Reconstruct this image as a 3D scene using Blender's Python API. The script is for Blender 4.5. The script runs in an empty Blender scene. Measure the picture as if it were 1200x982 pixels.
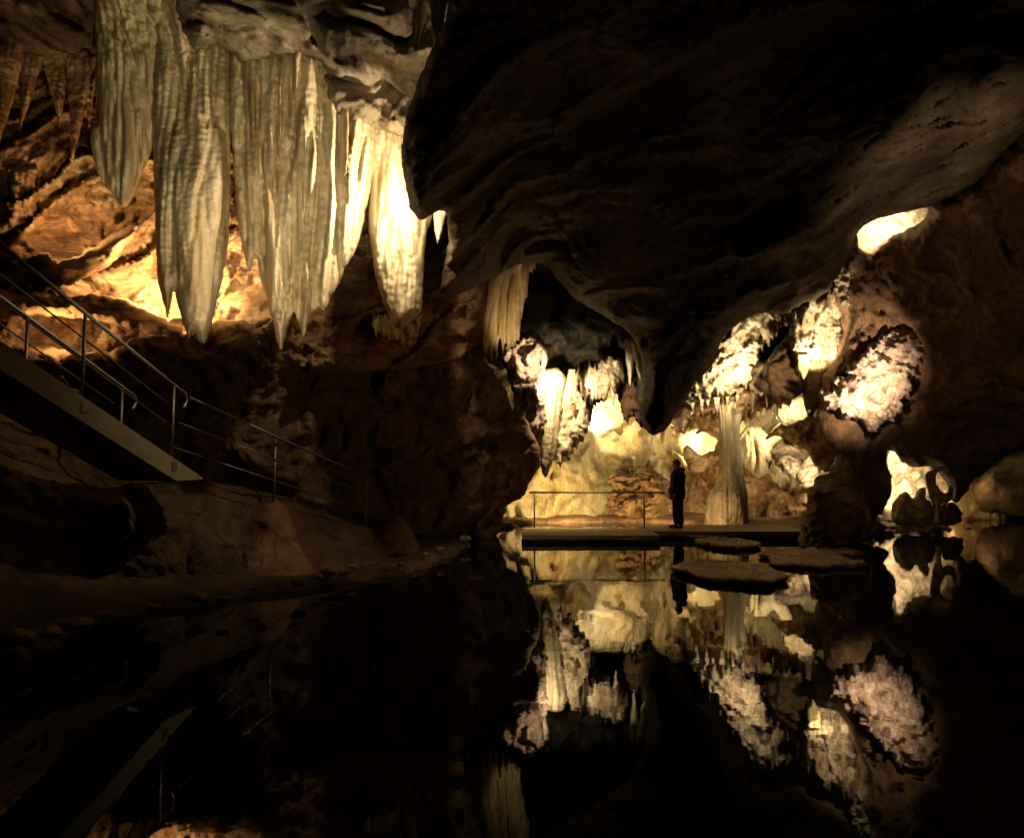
import bpy, bmesh, math, random
import numpy as np
from mathutils import Vector

C = bpy.context.scene.collection
SC = bpy.context.scene

# ------------------------------------------------------------------ camera, world, exposure
CAMH, PITCH, FPX, CX, CY = 1.73, math.radians(3.9), 800.0, 600.0, 491.0
cam = bpy.data.objects.new('camera', bpy.data.cameras.new('camera'))
C.objects.link(cam)
cam.location = (0, 0, CAMH)
cam.rotation_euler = (math.pi / 2 + PITCH, 0, 0)
cam.data.lens = 24.0
cam.data.sensor_width = 36.0
cam.data.clip_end = 500
SC.camera = cam
w = bpy.data.worlds.new("World")
SC.world = w
w.use_nodes = True
w.node_tree.nodes['Background'].inputs[0].default_value = (1.0, 0.8, 0.55, 1)
w.node_tree.nodes['Background'].inputs[1].default_value = 0.004
SC.view_settings.view_transform = 'Standard'
SC.view_settings.look = 'None'
SC.view_settings.exposure = 0.0
SC.view_settings.gamma = 1.0
SC.cycles.use_denoising = True
SC.cycles.sample_clamp_indirect = 3.0
SC.cycles.max_bounces = 6
SC.cycles.diffuse_bounces = 3

cp, sp_ = math.cos(PITCH), math.sin(PITCH)


def proj(px, py, D):
    """picture point + distance along the floor -> world (arrays or scalars)"""
    xx = (np.asarray(px, float) - CX) / FPX
    yy = (CY - np.asarray(py, float)) / FPX
    k = np.asarray(D, float) / (cp - yy * sp_)
    return np.stack([xx * k, (cp - yy * sp_) * k, CAMH + (sp_ + yy * cp) * k], -1)


# ------------------------------------------------------------------ noise
_rs = np.random.RandomState(7)
_perm = _rs.permutation(256).astype(np.int32)
_perm = np.concatenate([_perm, _perm, _perm])
_g = _rs.normal(size=(256, 3))
_g /= np.linalg.norm(_g, axis=1)[:, None]


def perlin(P):
    P = np.asarray(P, float)
    i = np.floor(P).astype(np.int64)
    f = P - i
    i = (i & 255).astype(np.int32)
    u = f * f * f * (f * (f * 6 - 15) + 10)
    out = np.zeros(len(P))
    for dx in (0, 1):
        a = _perm[i[:, 0] + dx]
        wx = u[:, 0] if dx else 1 - u[:, 0]
        for dy in (0, 1):
            b = _perm[a + i[:, 1] + dy]
            wy = u[:, 1] if dy else 1 - u[:, 1]
            for dz in (0, 1):
                g = _g[_perm[b + i[:, 2] + dz] & 255]
                wz = u[:, 2] if dz else 1 - u[:, 2]
                out += wx * wy * wz * (g[:, 0] * (f[:, 0] - dx) + g[:, 1] * (f[:, 1] - dy) + g[:, 2] * (f[:, 2] - dz))
    return out * 1.6


def disp_field(P, specs, grain, seed, warp=0.25):
    """sum of noise layers at world points P; positive pushes towards the open cave"""
    a = math.radians(grain)
    u = P[:, 0] * math.cos(a) + P[:, 2] * math.sin(a)
    v = -P[:, 0] * math.sin(a) + P[:, 2] * math.cos(a)
    Q = np.stack([u, v, P[:, 1]], -1)
    if warp:
        W = np.stack([perlin(Q / 1.1 + seed + 11 * k) for k in range(3)], -1)
        Q = Q + warp * W
    out = np.zeros(len(P))
    for n, sp in enumerate(specs):
        kind, amp, size = sp[:3]
        st = sp[3] if len(sp) > 3 else 1.0
        R = Q / size
        R = np.stack([R[:, 0] / st, R[:, 1], R[:, 2]], -1) + seed * 1.37 + n * 17.3
        q = perlin(R)
        if kind == 'fbm':
            val = q
        elif kind == 'ridge':
            val = 1 - 2.2 * np.abs(q)
            val = val * 0.8
        elif kind == 'billow':
            val = np.minimum(np.abs(q) * 2.4, 1.2) - 0.5
        elif kind == 'ledge':                       # strata: soft steps
            h = R[:, 1] + 0.8 * q
            fr = h - np.floor(h)
            val = fr ** 2.5 - 0.4
        elif kind == 'pit':
            val = -np.clip(np.abs(q) * 3.2 - 0.9, 0, 1) * 1.0
        out += amp * val
    return out


def poly_sdf(px, py, poly):
    """signed distance, positive inside"""
    x = px.ravel(); y = py.ravel()
    P = np.asarray(poly, float)
    Q = np.roll(P, -1, 0)
    res = np.empty(len(x))
    for s in range(0, len(x), 20000):
        xs = x[s:s + 20000, None]; ys = y[s:s + 20000, None]
        ex = Q[:, 0] - P[:, 0]; ey = Q[:, 1] - P[:, 1]
        wx = xs - P[:, 0]; wy = ys - P[:, 1]
        t = np.clip((wx * ex + wy * ey) / (ex * ex + ey * ey + 1e-9), 0, 1)
        d = np.sqrt(((wx - ex * t) ** 2 + (wy - ey * t) ** 2).min(1))
        c = (P[:, 1] <= ys) != (Q[:, 1] <= ys)
        xi = P[:, 0] + (ys - P[:, 1]) / np.where(ey == 0, 1e-9, ey) * ex
        ins = (c & (xs < xi)).sum(1) % 2 == 1
        res[s:s + 20000] = np.where(ins, d, -d)
    return res.reshape(px.shape)


def smooth_poly(pts, n=4):
    P = np.asarray(pts, float)
    out = []
    m = len(P)
    for i in range(m):
        p0, p1, p2, p3 = P[i - 1], P[i], P[(i + 1) % m], P[(i + 2) % m]
        for k in range(n):
            t = k / n
            out.append(0.5 * ((2 * p1) + (-p0 + p2) * t + (2 * p0 - 5 * p1 + 4 * p2 - p3) * t * t + (-p0 + 3 * p1 - 3 * p2 + p3) * t ** 3))
    return np.array(out)


def tps(ctrl):
    K = np.asarray(ctrl, float)
    xy = K[:, :2] / 100.0
    d = K[:, 2]
    n = len(K)
    if n < 3:
        m = d.mean()
        if n == 2:
            ax = xy[1] - xy[0]
            return lambda X, Y: d[0] + (d[1] - d[0]) * np.clip(((X / 100 - xy[0, 0]) * ax[0] + (Y / 100 - xy[0, 1]) * ax[1]) / (ax @ ax), -.5, 1.5)
        return lambda X, Y: np.full(X.shape, m)
    r = np.linalg.norm(xy[:, None] - xy[None], axis=2)
    A = np.zeros((n + 3, n + 3))
    A[:n, :n] = r
    A[:n, n] = 1; A[:n, n + 1:] = xy
    A[n, :n] = 1; A[n + 1:, :n] = xy.T
    A[:n, :n] += np.eye(n) * 1e-3
    sol = np.linalg.solve(A, np.concatenate([d, [0, 0, 0]]))
    lo, hi = d.min() - 1.0, d.max() + 1.0

    def f(X, Y):
        x = X / 100; y = Y / 100
        o = sol[n] + sol[n + 1] * x + sol[n + 2] * y
        for i in range(n):
            o = o + sol[i] * np.sqrt((x - xy[i, 0]) ** 2 + (y - xy[i, 1]) ** 2)
        return np.clip(o, lo, hi)
    return f


_seed = [0]


def shell(outline, depth, T=0.6, R=40, step=3.0, specs=(), grain=0, edge=(3, 25), holes=(), smooth=3,
          warp=0.25, seed=None, teeth=None, back=True, profile=0.5, extra=None):
    """one closed body of rock: an outline at its own distance, rounded over R, T metres thick each way.
    returns (verts, faces)"""
    if seed is None:
        _seed[0] += 1
        seed = _seed[0] * 3.71
    poly = smooth_poly(outline, smooth) if smooth else np.asarray(outline, float)
    hp = [smooth_poly(h, 3) for h in holes]
    x0, y0 = poly.min(0) - 2 * step
    x1, y1 = poly.max(0) + 2 * step
    nx = max(4, int((x1 - x0) / step)); ny = max(4, int((y1 - y0) / step))
    gx, gy = np.meshgrid(np.linspace(x0, x1, nx + 1), np.linspace(y0, y1, ny + 1))

    def sdf(X, Y):
        Yt = Y
        if teeth:
            A, wd = teeth[:2]
            t = perlin(np.stack([X.ravel() / wd, Y.ravel() * 0 + seed, Y.ravel() * 0 + 3.3], -1)).reshape(X.shape)
            t2 = perlin(np.stack([X.ravel() / (wd * 0.4), Y.ravel() * 0 + seed + 5, Y.ravel() * 0 + 7.3], -1)).reshape(X.shape)
            Yt = Y + A * np.minimum(1, np.abs(t) * 1.6) + A * 0.45 * np.abs(t2)
        s = poly_sdf(X, Yt, poly)
        for h in hp:
            s = np.minimum(s, -poly_sdf(X, Yt, h))
        if edge and edge[0] > 0:
            q = np.stack([X.ravel() / edge[1], Y.ravel() / edge[1], np.full(X.size, seed)], -1)
            n = perlin(q) + 0.5 * perlin(q * 2.3 + 9) + 0.25 * perlin(q * 5.1 + 4)
            s = s + edge[0] * n.reshape(X.shape)
        return s
    s = sdf(gx, gy)
    sx = np.gradient(s, axis=1) / ((x1 - x0) / nx)
    sy = np.gradient(s, axis=0) / ((y1 - y0) / ny)
    g2 = np.maximum(sx * sx + sy * sy, 0.25)
    ins = s > 0
    c = ins[:-1, :-1] | ins[1:, :-1] | ins[:-1, 1:] | ins[1:, 1:]
    used = np.zeros_like(ins)
    used[:-1, :-1] |= c; used[1:, :-1] |= c; used[:-1, 1:] |= c; used[1:, 1:] |= c
    out = used & ~ins
    mx = np.where(out, np.clip(-s * sx / g2, -1.2 * step, 1.2 * step), 0)
    my = np.where(out, np.clip(-s * sy / g2, -1.2 * step, 1.2 * step), 0)
    X = gx + mx; Y = gy + my
    sd = np.where(out, 0, s)
    idx = -np.ones(ins.shape, int)
    idx[used] = np.arange(used.sum())
    Xu, Yu, Su = X[used], Y[used], sd[used]
    f = tps(depth)
    D = f(Xu, Yu)
    if extra is not None:
        D = D + extra(Xu, Yu)
    t = np.clip(Su / R, 0, 1)
    prof = (1 - (1 - t) ** 2) ** profile
    P0 = proj(Xu, Yu, D)
    d = disp_field(P0, specs, grain, seed, warp) if specs else np.zeros(len(D))
    k = np.clip(Su / (step * 4), 0, 1)
    Df = D + T * (1 - prof) - d * (0.25 + 0.75 * k)
    Db = D + T * (1 + prof) - d * (0.25 - 0.25 * k)
    V = proj(Xu, Yu, Df)
    a, b = idx[:-1, :-1][c], idx[:-1, 1:][c]
    e, g = idx[1:, 1:][c], idx[1:, :-1][c]
    F = np.stack([a, g, e, b], -1)
    if back:
        edge_v = Su <= 1e-9
        n = len(V)
        bi = np.where(edge_v, np.arange(n), 0)
        inner = np.where(~edge_v)[0]
        bi[inner] = n + np.arange(len(inner))
        VB = proj(Xu[inner], Yu[inner], Db[inner])
        FB = bi[F][:, ::-1]
        keep = ~(edge_v[F].all(1))
        V = np.concatenate([V, VB]); F = np.concatenate([F[keep] if False else F, FB[keep]])
    return V, F


def mesh_obj(name, pieces, mat, parent=None, origin='keep', smooth=True):
    V = np.concatenate([p[0] for p in pieces])
    Fs = []
    o = 0
    for p in pieces:
        Fs.append(np.asarray(p[1]) + o)
        o += len(p[0])
    F = np.concatenate(Fs)
    org = np.zeros(3)
    if origin == 'base':
        org = np.array([V[:, 0].mean(), V[:, 1].mean(), V[:, 2].min()])
    elif origin == 'top':
        org = np.array([V[:, 0].mean(), V[:, 1].mean(), V[:, 2].max()])
    me = bpy.data.meshes.new(name)
    V = V - org
    me.vertices.add(len(V)); me.vertices.foreach_set('co', V.astype(np.float32).ravel())
    k = F.shape[1]
    me.loops.add(len(F) * k); me.loops.foreach_set('vertex_index', F.astype(np.int32).ravel())
    me.polygons.add(len(F))
    me.polygons.foreach_set('loop_start', np.arange(0, len(F) * k, k, dtype=np.int32))
    me.polygons.foreach_set('loop_total', np.full(len(F), k, dtype=np.int32))
    me.polygons.foreach_set('use_smooth', np.full(len(F), smooth))
    me.update(calc_edges=True)
    me.validate()
    if mat: me.materials.append(mat)
    ob = bpy.data.objects.new(name, me)
    ob.location = org
    C.objects.link(ob)
    if parent is not None:
        ob.parent = parent
        ob.location = Vector(org) - parent.location
    return ob


def tag(o, label=None, cat=None, group=None, kind=None):
    if label: o['label'] = label
    if cat: o['category'] = cat
    if group: o['group'] = group
    if kind: o['kind'] = kind
    return o


def empty(name, loc):
    o = bpy.data.objects.new(name, None)
    o.location = loc
    C.objects.link(o)
    return o


# ------------------------------------------------------------------ materials
def rock_mat(name, cols, scale=1.0, streak=(1, 1, 1), bump=0.5, rough=0.62, fine=1.0, spec=0.35, stops=None, contrast=0.35, popcorn=0.0, spots=0.0):
    m = bpy.data.materials.new(name)
    m.use_nodes = True
    N = m.node_tree.nodes; L = m.node_tree.links
    bs = N['Principled BSDF']
    tc = N.new('ShaderNodeTexCoord')
    mp = N.new('ShaderNodeMapping'); mp.inputs['Scale'].default_value = streak
    L.new(tc.outputs['Object'], mp.inputs['Vector'])
    n1 = N.new('ShaderNodeTexNoise'); n1.inputs['Scale'].default_value = 0.9 * scale
    n1.inputs['Detail'].default_value = 7; n1.inputs['Roughness'].default_value = 0.62; n1.inputs['Distortion'].default_value = 0.9
    L.new(mp.outputs[0], n1.inputs['Vector'])
    cr = N.new('ShaderNodeValToRGB')
    st = stops or [0.3 + 0.4 * i / (len(cols) - 1) for i in range(len(cols))]
    el = cr.color_ramp.elements
    el[0].position = st[0]; el[0].color = (*cols[0], 1)
    el[1].position = st[-1]; el[1].color = (*cols[-1], 1)
    for p, c in list(zip(st, cols))[1:-1]:
        e = el.new(p); e.color = (*c, 1)
    L.new(n1.outputs['Fac'], cr.inputs['Fac'])
    n2 = N.new('ShaderNodeTexNoise'); n2.inputs['Scale'].default_value = 9 * fine
    n2.inputs['Detail'].default_value = 6; n2.inputs['Roughness'].default_value = 0.7
    L.new(mp.outputs[0], n2.inputs['Vector'])
    mr = N.new('ShaderNodeMapRange')
    mr.inputs[1].default_value = 0.3; mr.inputs[2].default_value = 0.7
    mr.inputs[3].default_value = 1 - contrast; mr.inputs[4].default_value = 1 + contrast
    L.new(n2.outputs['Fac'], mr.inputs[0])
    mx = N.new('ShaderNodeVectorMath'); mx.operation = 'SCALE'
    L.new(cr.outputs['Color'], mx.inputs[0]); L.new(mr.outputs[0], mx.inputs['Scale'])
    last = mx.outputs[0]
    if spots:
        n5 = N.new('ShaderNodeTexNoise'); n5.inputs['Scale'].default_value = 5.5; n5.inputs['Detail'].default_value = 5; n5.inputs['Roughness'].default_value = .75
        L.new(tc.outputs['Object'], n5.inputs['Vector'])
        m5 = N.new('ShaderNodeMapRange'); m5.inputs[1].default_value = .36; m5.inputs[2].default_value = .5
        m5.inputs[3].default_value = 1 - spots; m5.inputs[4].default_value = 1
        L.new(n5.outputs['Fac'], m5.inputs[0])
        x5 = N.new('ShaderNodeVectorMath'); x5.operation = 'SCALE'
        L.new(last, x5.inputs[0]); L.new(m5.outputs[0], x5.inputs['Scale'])
        last = x5.outputs[0]
    L.new(last, bs.inputs['Base Color'])
    n3 = N.new('ShaderNodeTexNoise'); n3.inputs['Scale'].default_value = 5 * fine
    n3.inputs['Detail'].default_value = 9; n3.inputs['Roughness'].default_value = 0.68
    L.new(mp.outputs[0], n3.inputs['Vector'])
    b = N.new('ShaderNodeBump'); b.inputs['Strength'].default_value = bump; b.inputs['Distance'].default_value = 0.22
    L.new(n3.outputs['Fac'], b.inputs['Height'])
    if popcorn:
        v = N.new('ShaderNodeTexVoronoi'); v.inputs['Scale'].default_value = 7 * fine
        v.feature = 'SMOOTH_F1'
        L.new(tc.outputs['Object'], v.inputs['Vector'])
        b2 = N.new('ShaderNodeBump'); b2.invert = True; b2.inputs['Strength'].default_value = popcorn; b2.inputs['Distance'].default_value = 0.12
        L.new(v.outputs['Distance'], b2.inputs['Height'])
        L.new(b.outputs[0], b2.inputs['Normal'])
        b = b2
    L.new(b.outputs[0], bs.inputs['Normal'])
    bs.inputs['Roughness'].default_value = rough
    bs.inputs['Specular IOR Level'].default_value = spec
    return m


def plain_mat(name, col, rough=0.6, metal=0.0, noise=0.15, scale=12, bump=0.0):
    m = bpy.data.materials.new(name)
    m.use_nodes = True
    N = m.node_tree.nodes; L = m.node_tree.links
    bs = N['Principled BSDF']
    tc = N.new('ShaderNodeTexCoord')
    n = N.new('ShaderNodeTexNoise'); n.inputs['Scale'].default_value = scale; n.inputs['Detail'].default_value = 6
    L.new(tc.outputs['Object'], n.inputs['Vector'])
    mr = N.new('ShaderNodeMapRange'); mr.inputs[3].default_value = 1 - 2 * noise; mr.inputs[4].default_value = 1 + 2 * noise
    L.new(n.outputs['Fac'], mr.inputs[0])
    mx = N.new('ShaderNodeVectorMath'); mx.operation = 'SCALE'; mx.inputs[0].default_value = col
    L.new(mr.outputs[0], mx.inputs['Scale'])
    L.new(mx.outputs[0], bs.inputs['Base Color'])
    bs.inputs['Roughness'].default_value = rough
    bs.inputs['Metallic'].default_value = metal
    if bump:
        b = N.new('ShaderNodeBump'); b.inputs['Strength'].default_value = bump; b.inputs['Distance'].default_value = .02
        L.new(n.outputs['Fac'], b.inputs['Height']); L.new(b.outputs[0], bs.inputs['Normal'])
    return m


M = {}
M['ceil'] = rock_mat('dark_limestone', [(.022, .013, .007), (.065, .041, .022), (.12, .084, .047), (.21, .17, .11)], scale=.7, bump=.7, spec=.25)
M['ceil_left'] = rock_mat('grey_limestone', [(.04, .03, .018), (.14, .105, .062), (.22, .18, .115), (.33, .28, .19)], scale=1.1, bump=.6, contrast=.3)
M['brown'] = rock_mat('brown_limestone', [(.05, .026, .012), (.13, .072, .034), (.22, .13, .06), (.30, .21, .12)], scale=.9, bump=.8, popcorn=.25)
M['right'] = rock_mat('red_brown_limestone', [(.035, .016, .007), (.09, .043, .018), (.14, .08, .036), (.19, .135, .08)], scale=.8, streak=(1.6, 1.6, .55), bump=.8)
M['orange'] = rock_mat('iron_stained_limestone', [(.06, .028, .011), (.22, .115, .045), (.40, .26, .12), (.58, .48, .33)], scale=1.0, streak=(.6, 1, 1.9), bump=.8, contrast=.4)
M['curtain'] = rock_mat('cream_calcite', [(.25, .165, .07), (.48, .39, .22), (.62, .54, .36), (.68, .62, .45)], scale=1.6, streak=(2.2, 2.2, .28), bump=.22, fine=1.6, rough=.5, contrast=.18)
M['ochre_curtain'] = rock_mat('ochre_calcite', [(.36, .22, .08), (.56, .43, .20), (.66, .55, .32)], scale=1.8, streak=(2.6, 2.6, .2), bump=.25, fine=1.6, rough=.5, contrast=.2)
M['yellow'] = rock_mat('yellow_flowstone', [(.24, .13, .04), (.50, .39, .16), (.60, .51, .28), (.52, .48, .36)], scale=.8, streak=(1.3, 1.3, .45), bump=.8, contrast=.3, fine=1.3)
M['pink'] = rock_mat('rough_pink_grey_rock', [(.12, .07, .05), (.38, .27, .20), (.55, .45, .36)], scale=2.0, bump=1.0, popcorn=.35, contrast=.4, spots=.45)
M['crust'] = rock_mat('pitted_cream_crust', [(.14, .09, .05), (.42, .33, .20), (.62, .54, .38)], scale=2.0, bump=1.0, popcorn=.4, contrast=.4, spots=.5)
M['stained'] = rock_mat('stained_back_rock', [(.09, .045, .018), (.27, .15, .055), (.42, .29, .13), (.52, .42, .25)], scale=1.3, bump=.9, popcorn=.5, contrast=.4)
M['floor'] = rock_mat('muddy_cave_floor', [(.07, .040, .018), (.17, .10, .048), (.28, .18, .09)], scale=1.2, bump=.5, rough=.45, spec=.4)
M['rust'] = rock_mat('rust_brown_rock', [(.07, .034, .013), (.20, .105, .038), (.32, .19, .08)], scale=1.4, bump=.7, rough=.5)
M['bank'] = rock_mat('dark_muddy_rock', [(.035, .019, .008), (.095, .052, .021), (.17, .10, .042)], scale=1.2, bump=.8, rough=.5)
M['olive'] = rock_mat('olive_grey_rock', [(.08, .06, .03), (.17, .135, .07), (.24, .195, .11)], scale=.9, bump=.5)
M['column'] = rock_mat('grey_green_calcite', [(.28, .22, .11), (.44, .38, .22), (.54, .48, .31)], scale=1.6, streak=(2, 2, .3), bump=.35)
M['green'] = rock_mat('green_grey_rock', [(.025, .022, .012), (.07, .062, .036), (.13, .11, .07)], scale=1.3, bump=.8, popcorn=.3)
M['pad'] = rock_mat('calcite_pad', [(.12, .07, .03), (.28, .175, .085), (.40, .29, .16)], scale=3, bump=.5, rough=.4, spec=.45)
M['concrete'] = plain_mat('stair_concrete', (.25, .20, .11), .8, noise=.2, scale=7, bump=.3)
M['steel'] = plain_mat('handrail_steel', (.22, .20, .17), .48, .9, .1)
M['deck'] = plain_mat('walkway_concrete', (.26, .21, .14), .6, noise=.2, scale=5, bump=.3)


def lamp(px, py, D, W, col=(1, .66, .34), r=.05, aim=(0, 1, .35), ang=160):
    """floodlight turned towards the rock (aim is a world direction)"""
    l = bpy.data.lights.new('cave_lamp', 'SPOT')
    l.energy = W; l.color = col; l.shadow_soft_size = r
    l.spot_size = math.radians(ang); l.spot_blend = .35
    o = bpy.data.objects.new('cave_lamp', l)
    o.location = proj(px, py, D)
    o.rotation_euler = Vector(aim).to_track_quat('-Z', 'Y').to_euler()
    C.objects.link(o)
    return o


def spot(px, py, D, tgt, W, ang=60, blend=.6, col=(1, .66, .34), r=.06):
    l = bpy.data.lights.new('cave_or_fill_spot', 'SPOT')
    l.energy = W; l.color = col; l.shadow_soft_size = r
    l.spot_size = math.radians(ang); l.spot_blend = blend
    o = bpy.data.objects.new('cave_or_fill_spot', l)
    o.location = proj(px, py, D)
    d = Vector(proj(*tgt)) - Vector(o.location)
    o.rotation_euler = d.to_track_quat('-Z', 'Y').to_euler()
    C.objects.link(o)
    return o
# ------------------------------------------------------------------ the cave's hidden lamps (tuned here)
WARM = (1, .60, .27)
HOT = (1, .77, .50)
# great curtains: lamp tucked between the curtain and the dark ceiling edge
lamp(476, 214, 9.0, 300, HOT, aim=(-.7, .8, .05), ang=165)
# soft flood on the curtain fronts and the pale ceiling, from beside the stairs
spot(330, 640, 5.6, (262, 195, 9.8), 1180, 51, 1, (1, .78, .47), .15)
lamp(498, 118, 8.3, 26, HOT, aim=(0, .2, 1), ang=130)
# behind the curtains, over the ledge
lamp(176, 334, 11.0, 620, (1, .66, .33), aim=(-.1, 1, .3))
lamp(222, 335, 10.7, 60, (1, .66, .34), aim=(-.1, 1, .5))
lamp(60, 390, 10.5, 90, WARM)
lamp(66, 262, 10.9, 110, WARM)
lamp(285, 320, 10.7, 45, HOT)
# hanging cluster in the middle
lamp(650, 444, 15.75, 260, HOT, aim=(-.2, 1, -.35), ang=135)
lamp(708, 446, 15.9, 140, HOT, aim=(0, 1, -.3), ang=125)
lamp(652, 420, 15.2, 210, HOT, aim=(-.8, .7, 0), ang=75)
spot(622, 440, 12.6, (590, 352, 14.3), 130, 44, 1, HOT)
# back chamber
lamp(712, 484, 21.6, 420, HOT)
lamp(672, 602, 19.8, 360, (1, .71, .36), aim=(.1, 1, .5))
lamp(775, 604, 19.6, 180, (1, .66, .31), aim=(-.1, 1, .4))
lamp(826, 524, 22.9, 260, HOT)
lamp(908, 500, 20.2, 200, HOT)
lamp(934, 474, 19.1, 200, HOT)
lamp(945, 558, 19.2, 130, HOT)
# right hand vault
lamp(870, 442, 17.5, 420, HOT, aim=(-.5, 1, .7), ang=150)
lamp(812, 612, 18.3, 80, WARM, aim=(.5, .8, .5), ang=120)
lamp(962, 428, 16.15, 420, HOT, aim=(.1, .6, .8), ang=112)
lamp(1030, 482, 13.85, 1500, HOT, aim=(.05, 1, .6), ang=104).data.spot_blend = 1.0
lamp(1040, 268, 14.2, 560, HOT, aim=(0, 1, .5), ang=128)
lamp(1068, 562, 18.9, 650, HOT, aim=(-.15, 1, .2), ang=130)
lamp(1133, 592, 20.3, 60, WARM)
# on a ledge outside the picture, brushing the lip of the vault
spot(1270, 345, 8.6, (1110, 185, 10.8), 330, 68, 1, (1, .76, .46), .06)


def side(loc, tgt, W, ang, col, r=.3):
    o = spot(600, 400, 5, (600, 300, 9), W, ang, 1, col, r)
    o.location = loc
    o.rotation_euler = (Vector(tgt) - Vector(loc)).to_track_quat('-Z', 'Y').to_euler()


# unseen fill lights, added to brighten stairs, walls, stepping stones and vault
side((6.5, 2.5, 1.6), (-4.7, 8.8, 2.9), 80, 26, (1, .60, .25))
side((6.5, 2.5, 1.6), (-1.3, 13.0, 3.0), 380, 46, (1, .52, .22))
side((5.6, 8.8, 3.4), (3.6, 12.2, 0), 75, 60, (1, .62, .3))
side((3.2, 7.0, .9), (10.5, 13.0, 4.2), 520, 78, (1, .60, .28))
side((5.0, 4.5, 1.0), (0.2, 9.0, 6.0), 90, 80, (1, .58, .30))


# ================================================================== STRUCTURE
def S(name, pieces, mat):
    return tag(mesh_obj(name, pieces, mat), kind='structure')


# great dark vault, coming down from overhead to a pendant tip over the pool
vault = [(530, -70), (527, 0), (518, 30), (505, 60), (492, 90), (484, 115), (473, 150), (471, 185), (474, 215), (480, 243), (492, 257),
         (506, 252), (521, 250), (526, 275), (520, 310), (515, 345), (548, 342), (570, 330), (595, 318), (620, 307), (640, 312), (655, 328), (668, 345), (690, 360),
         (715, 375), (738, 392), (750, 415), (757, 440), (752, 470), (750, 492), (763, 510), (774, 508), (784, 501), (804, 463), (826, 436), (838, 418), (846, 401),
         (866, 379), (888, 367), (916, 369), (936, 358), (963, 347), (978, 331), (988, 312), (1000, 285), (1012, 266), (1040, 254), (1085, 244),
         (1110, 233), (1140, 222), (1165, 195), (1200, 158), (1290, 90), (1290, -90)]
vdepth = [(530, -70, 5.6), (700, -70, 6.0), (1000, -70, 6.2), (1290, -90, 6.0), (475, 180, 7.4), (500, 250, 8.2), (530, 340, 10.8), (640, 312, 13.2),
          (740, 395, 14.2), (765, 508, 14.8), (850, 400, 14.6), (960, 347, 14.4), (1080, 245, 13.0), (1200, 158, 11), (1290, 90, 9), (1200, 0, 8),
          (800, 150, 8.8), (650, 150, 8.4), (950, 150, 9.3), (820, 300, 11.8), (600, 250, 10.6), (700, 300, 12.0), (920, 280, 12.2), (1060, 180, 11)]
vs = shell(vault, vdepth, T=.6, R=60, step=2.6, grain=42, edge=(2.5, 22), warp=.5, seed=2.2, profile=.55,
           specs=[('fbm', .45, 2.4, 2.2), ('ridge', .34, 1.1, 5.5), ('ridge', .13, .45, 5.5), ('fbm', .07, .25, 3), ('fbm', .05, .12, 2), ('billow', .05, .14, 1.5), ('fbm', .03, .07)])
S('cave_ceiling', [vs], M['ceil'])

# pale rumpled ceiling over the curtains
lc = [(205, -90), (545, -90), (540, 30), (520, 80), (500, 125), (486, 128), (470, 118), (452, 108), (430, 112), (405, 104), (388, 96), (376, 76), (352, 70), (325, 74), (300, 78), (280, 72), (262, 60), (250, 52),
      (238, 60), (222, 56), (212, 30), (204, 0), (198, -40)]
ls = shell(lc, [(-90, -90, 6.5), (545, -90, 6.8), (250, -60, 7.0), (0, 90, 10.4), (110, 70, 9.7), (250, 55, 9.2), (380, 80, 9.3), (500, 120, 9.2), (400, 20, 8.3), (200, 10, 8.3)],
           T=.5, R=26, step=2.6, grain=20, edge=(4, 14), warp=.6, seed=5.1,
           specs=[('billow', .38, 1.0, 1.3), ('ridge', .14, .45, 1.3), ('ridge', .07, .2), ('fbm', .05, .12), ('pit', .12, .5)])
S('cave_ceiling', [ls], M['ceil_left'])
lb = shell([(-120, -110), (215, -110), (232, -20), (228, 30), (215, 66), (190, 74), (150, 70), (118, 84), (100, 74), (80, 92), (55, 80), (30, 96), (0, 88), (-120, 105)],
           [(-120, -110, 8.2), (215, -110, 8.4), (-60, 90, 11.2), (100, 80, 11.0), (215, 60, 10.4), (100, 0, 10.0)], T=.4, R=26, step=2.6, grain=86, edge=(4, 12), warp=.5, teeth=(14, 12), seed=6.6,
           specs=[('billow', .4, .9, 3), ('ridge', .16, .4, 3), ('ridge', .08, .18), ('fbm', .05, .1)])
S('cave_ceiling', [lb], M['brown'])

# lit rock knot where the curtains spring, right of the pale ceiling
kn = shell([(372, 62), (390, 50), (420, 40), (450, 32), (475, 42), (492, 62), (505, 85), (500, 120), (492, 150), (470, 160), (440, 150), (415, 150), (395, 140), (380, 120), (372, 95)],
           [(380, 70, 9.35), (500, 80, 9.1), (480, 150, 9.5), (400, 140, 9.6)], T=.35, R=22, step=2, grain=-35, edge=(3, 12), warp=.5,
           specs=[('billow', .26, .5, 1.4), ('ridge', .10, .22), ('fbm', .04, .09)])
S('cave_ceiling', [kn], M['ceil_left'])

# back wall left, iron stained, running up behind the curtains
bw = [(-120, 40), (560, 20), (580, 200), (570, 330), (540, 420), (330, 440), (150, 440), (-120, 470)]
bws = shell(bw, [(-120, 60, 11.6), (100, 100, 12.0), (300, 100, 12.0), (500, 60, 11.6), (0, 220, 11.9), (120, 250, 11.8), (250, 300, 11.5), (350, 300, 11.5), (520, 250, 12.4),
                 (0, 330, 11.3), (120, 340, 11.5), (200, 400, 11.6), (540, 400, 13.0), (0, 470, 11.6)], T=.5, R=60, step=2.4, grain=32, edge=(0, 1), warp=.35, seed=8.8,
            specs=[('fbm', .5, 1.8, 1.8), ('ledge', .34, .75, 4), ('ridge', .15, .4, 2.2), ('ridge', .10, .2, 1.6), ('pit', .14, .4, 1.5), ('billow', .06, .13), ('fbm', .04, .08)])
S('cave_wall', [bws], M['orange'])

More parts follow.
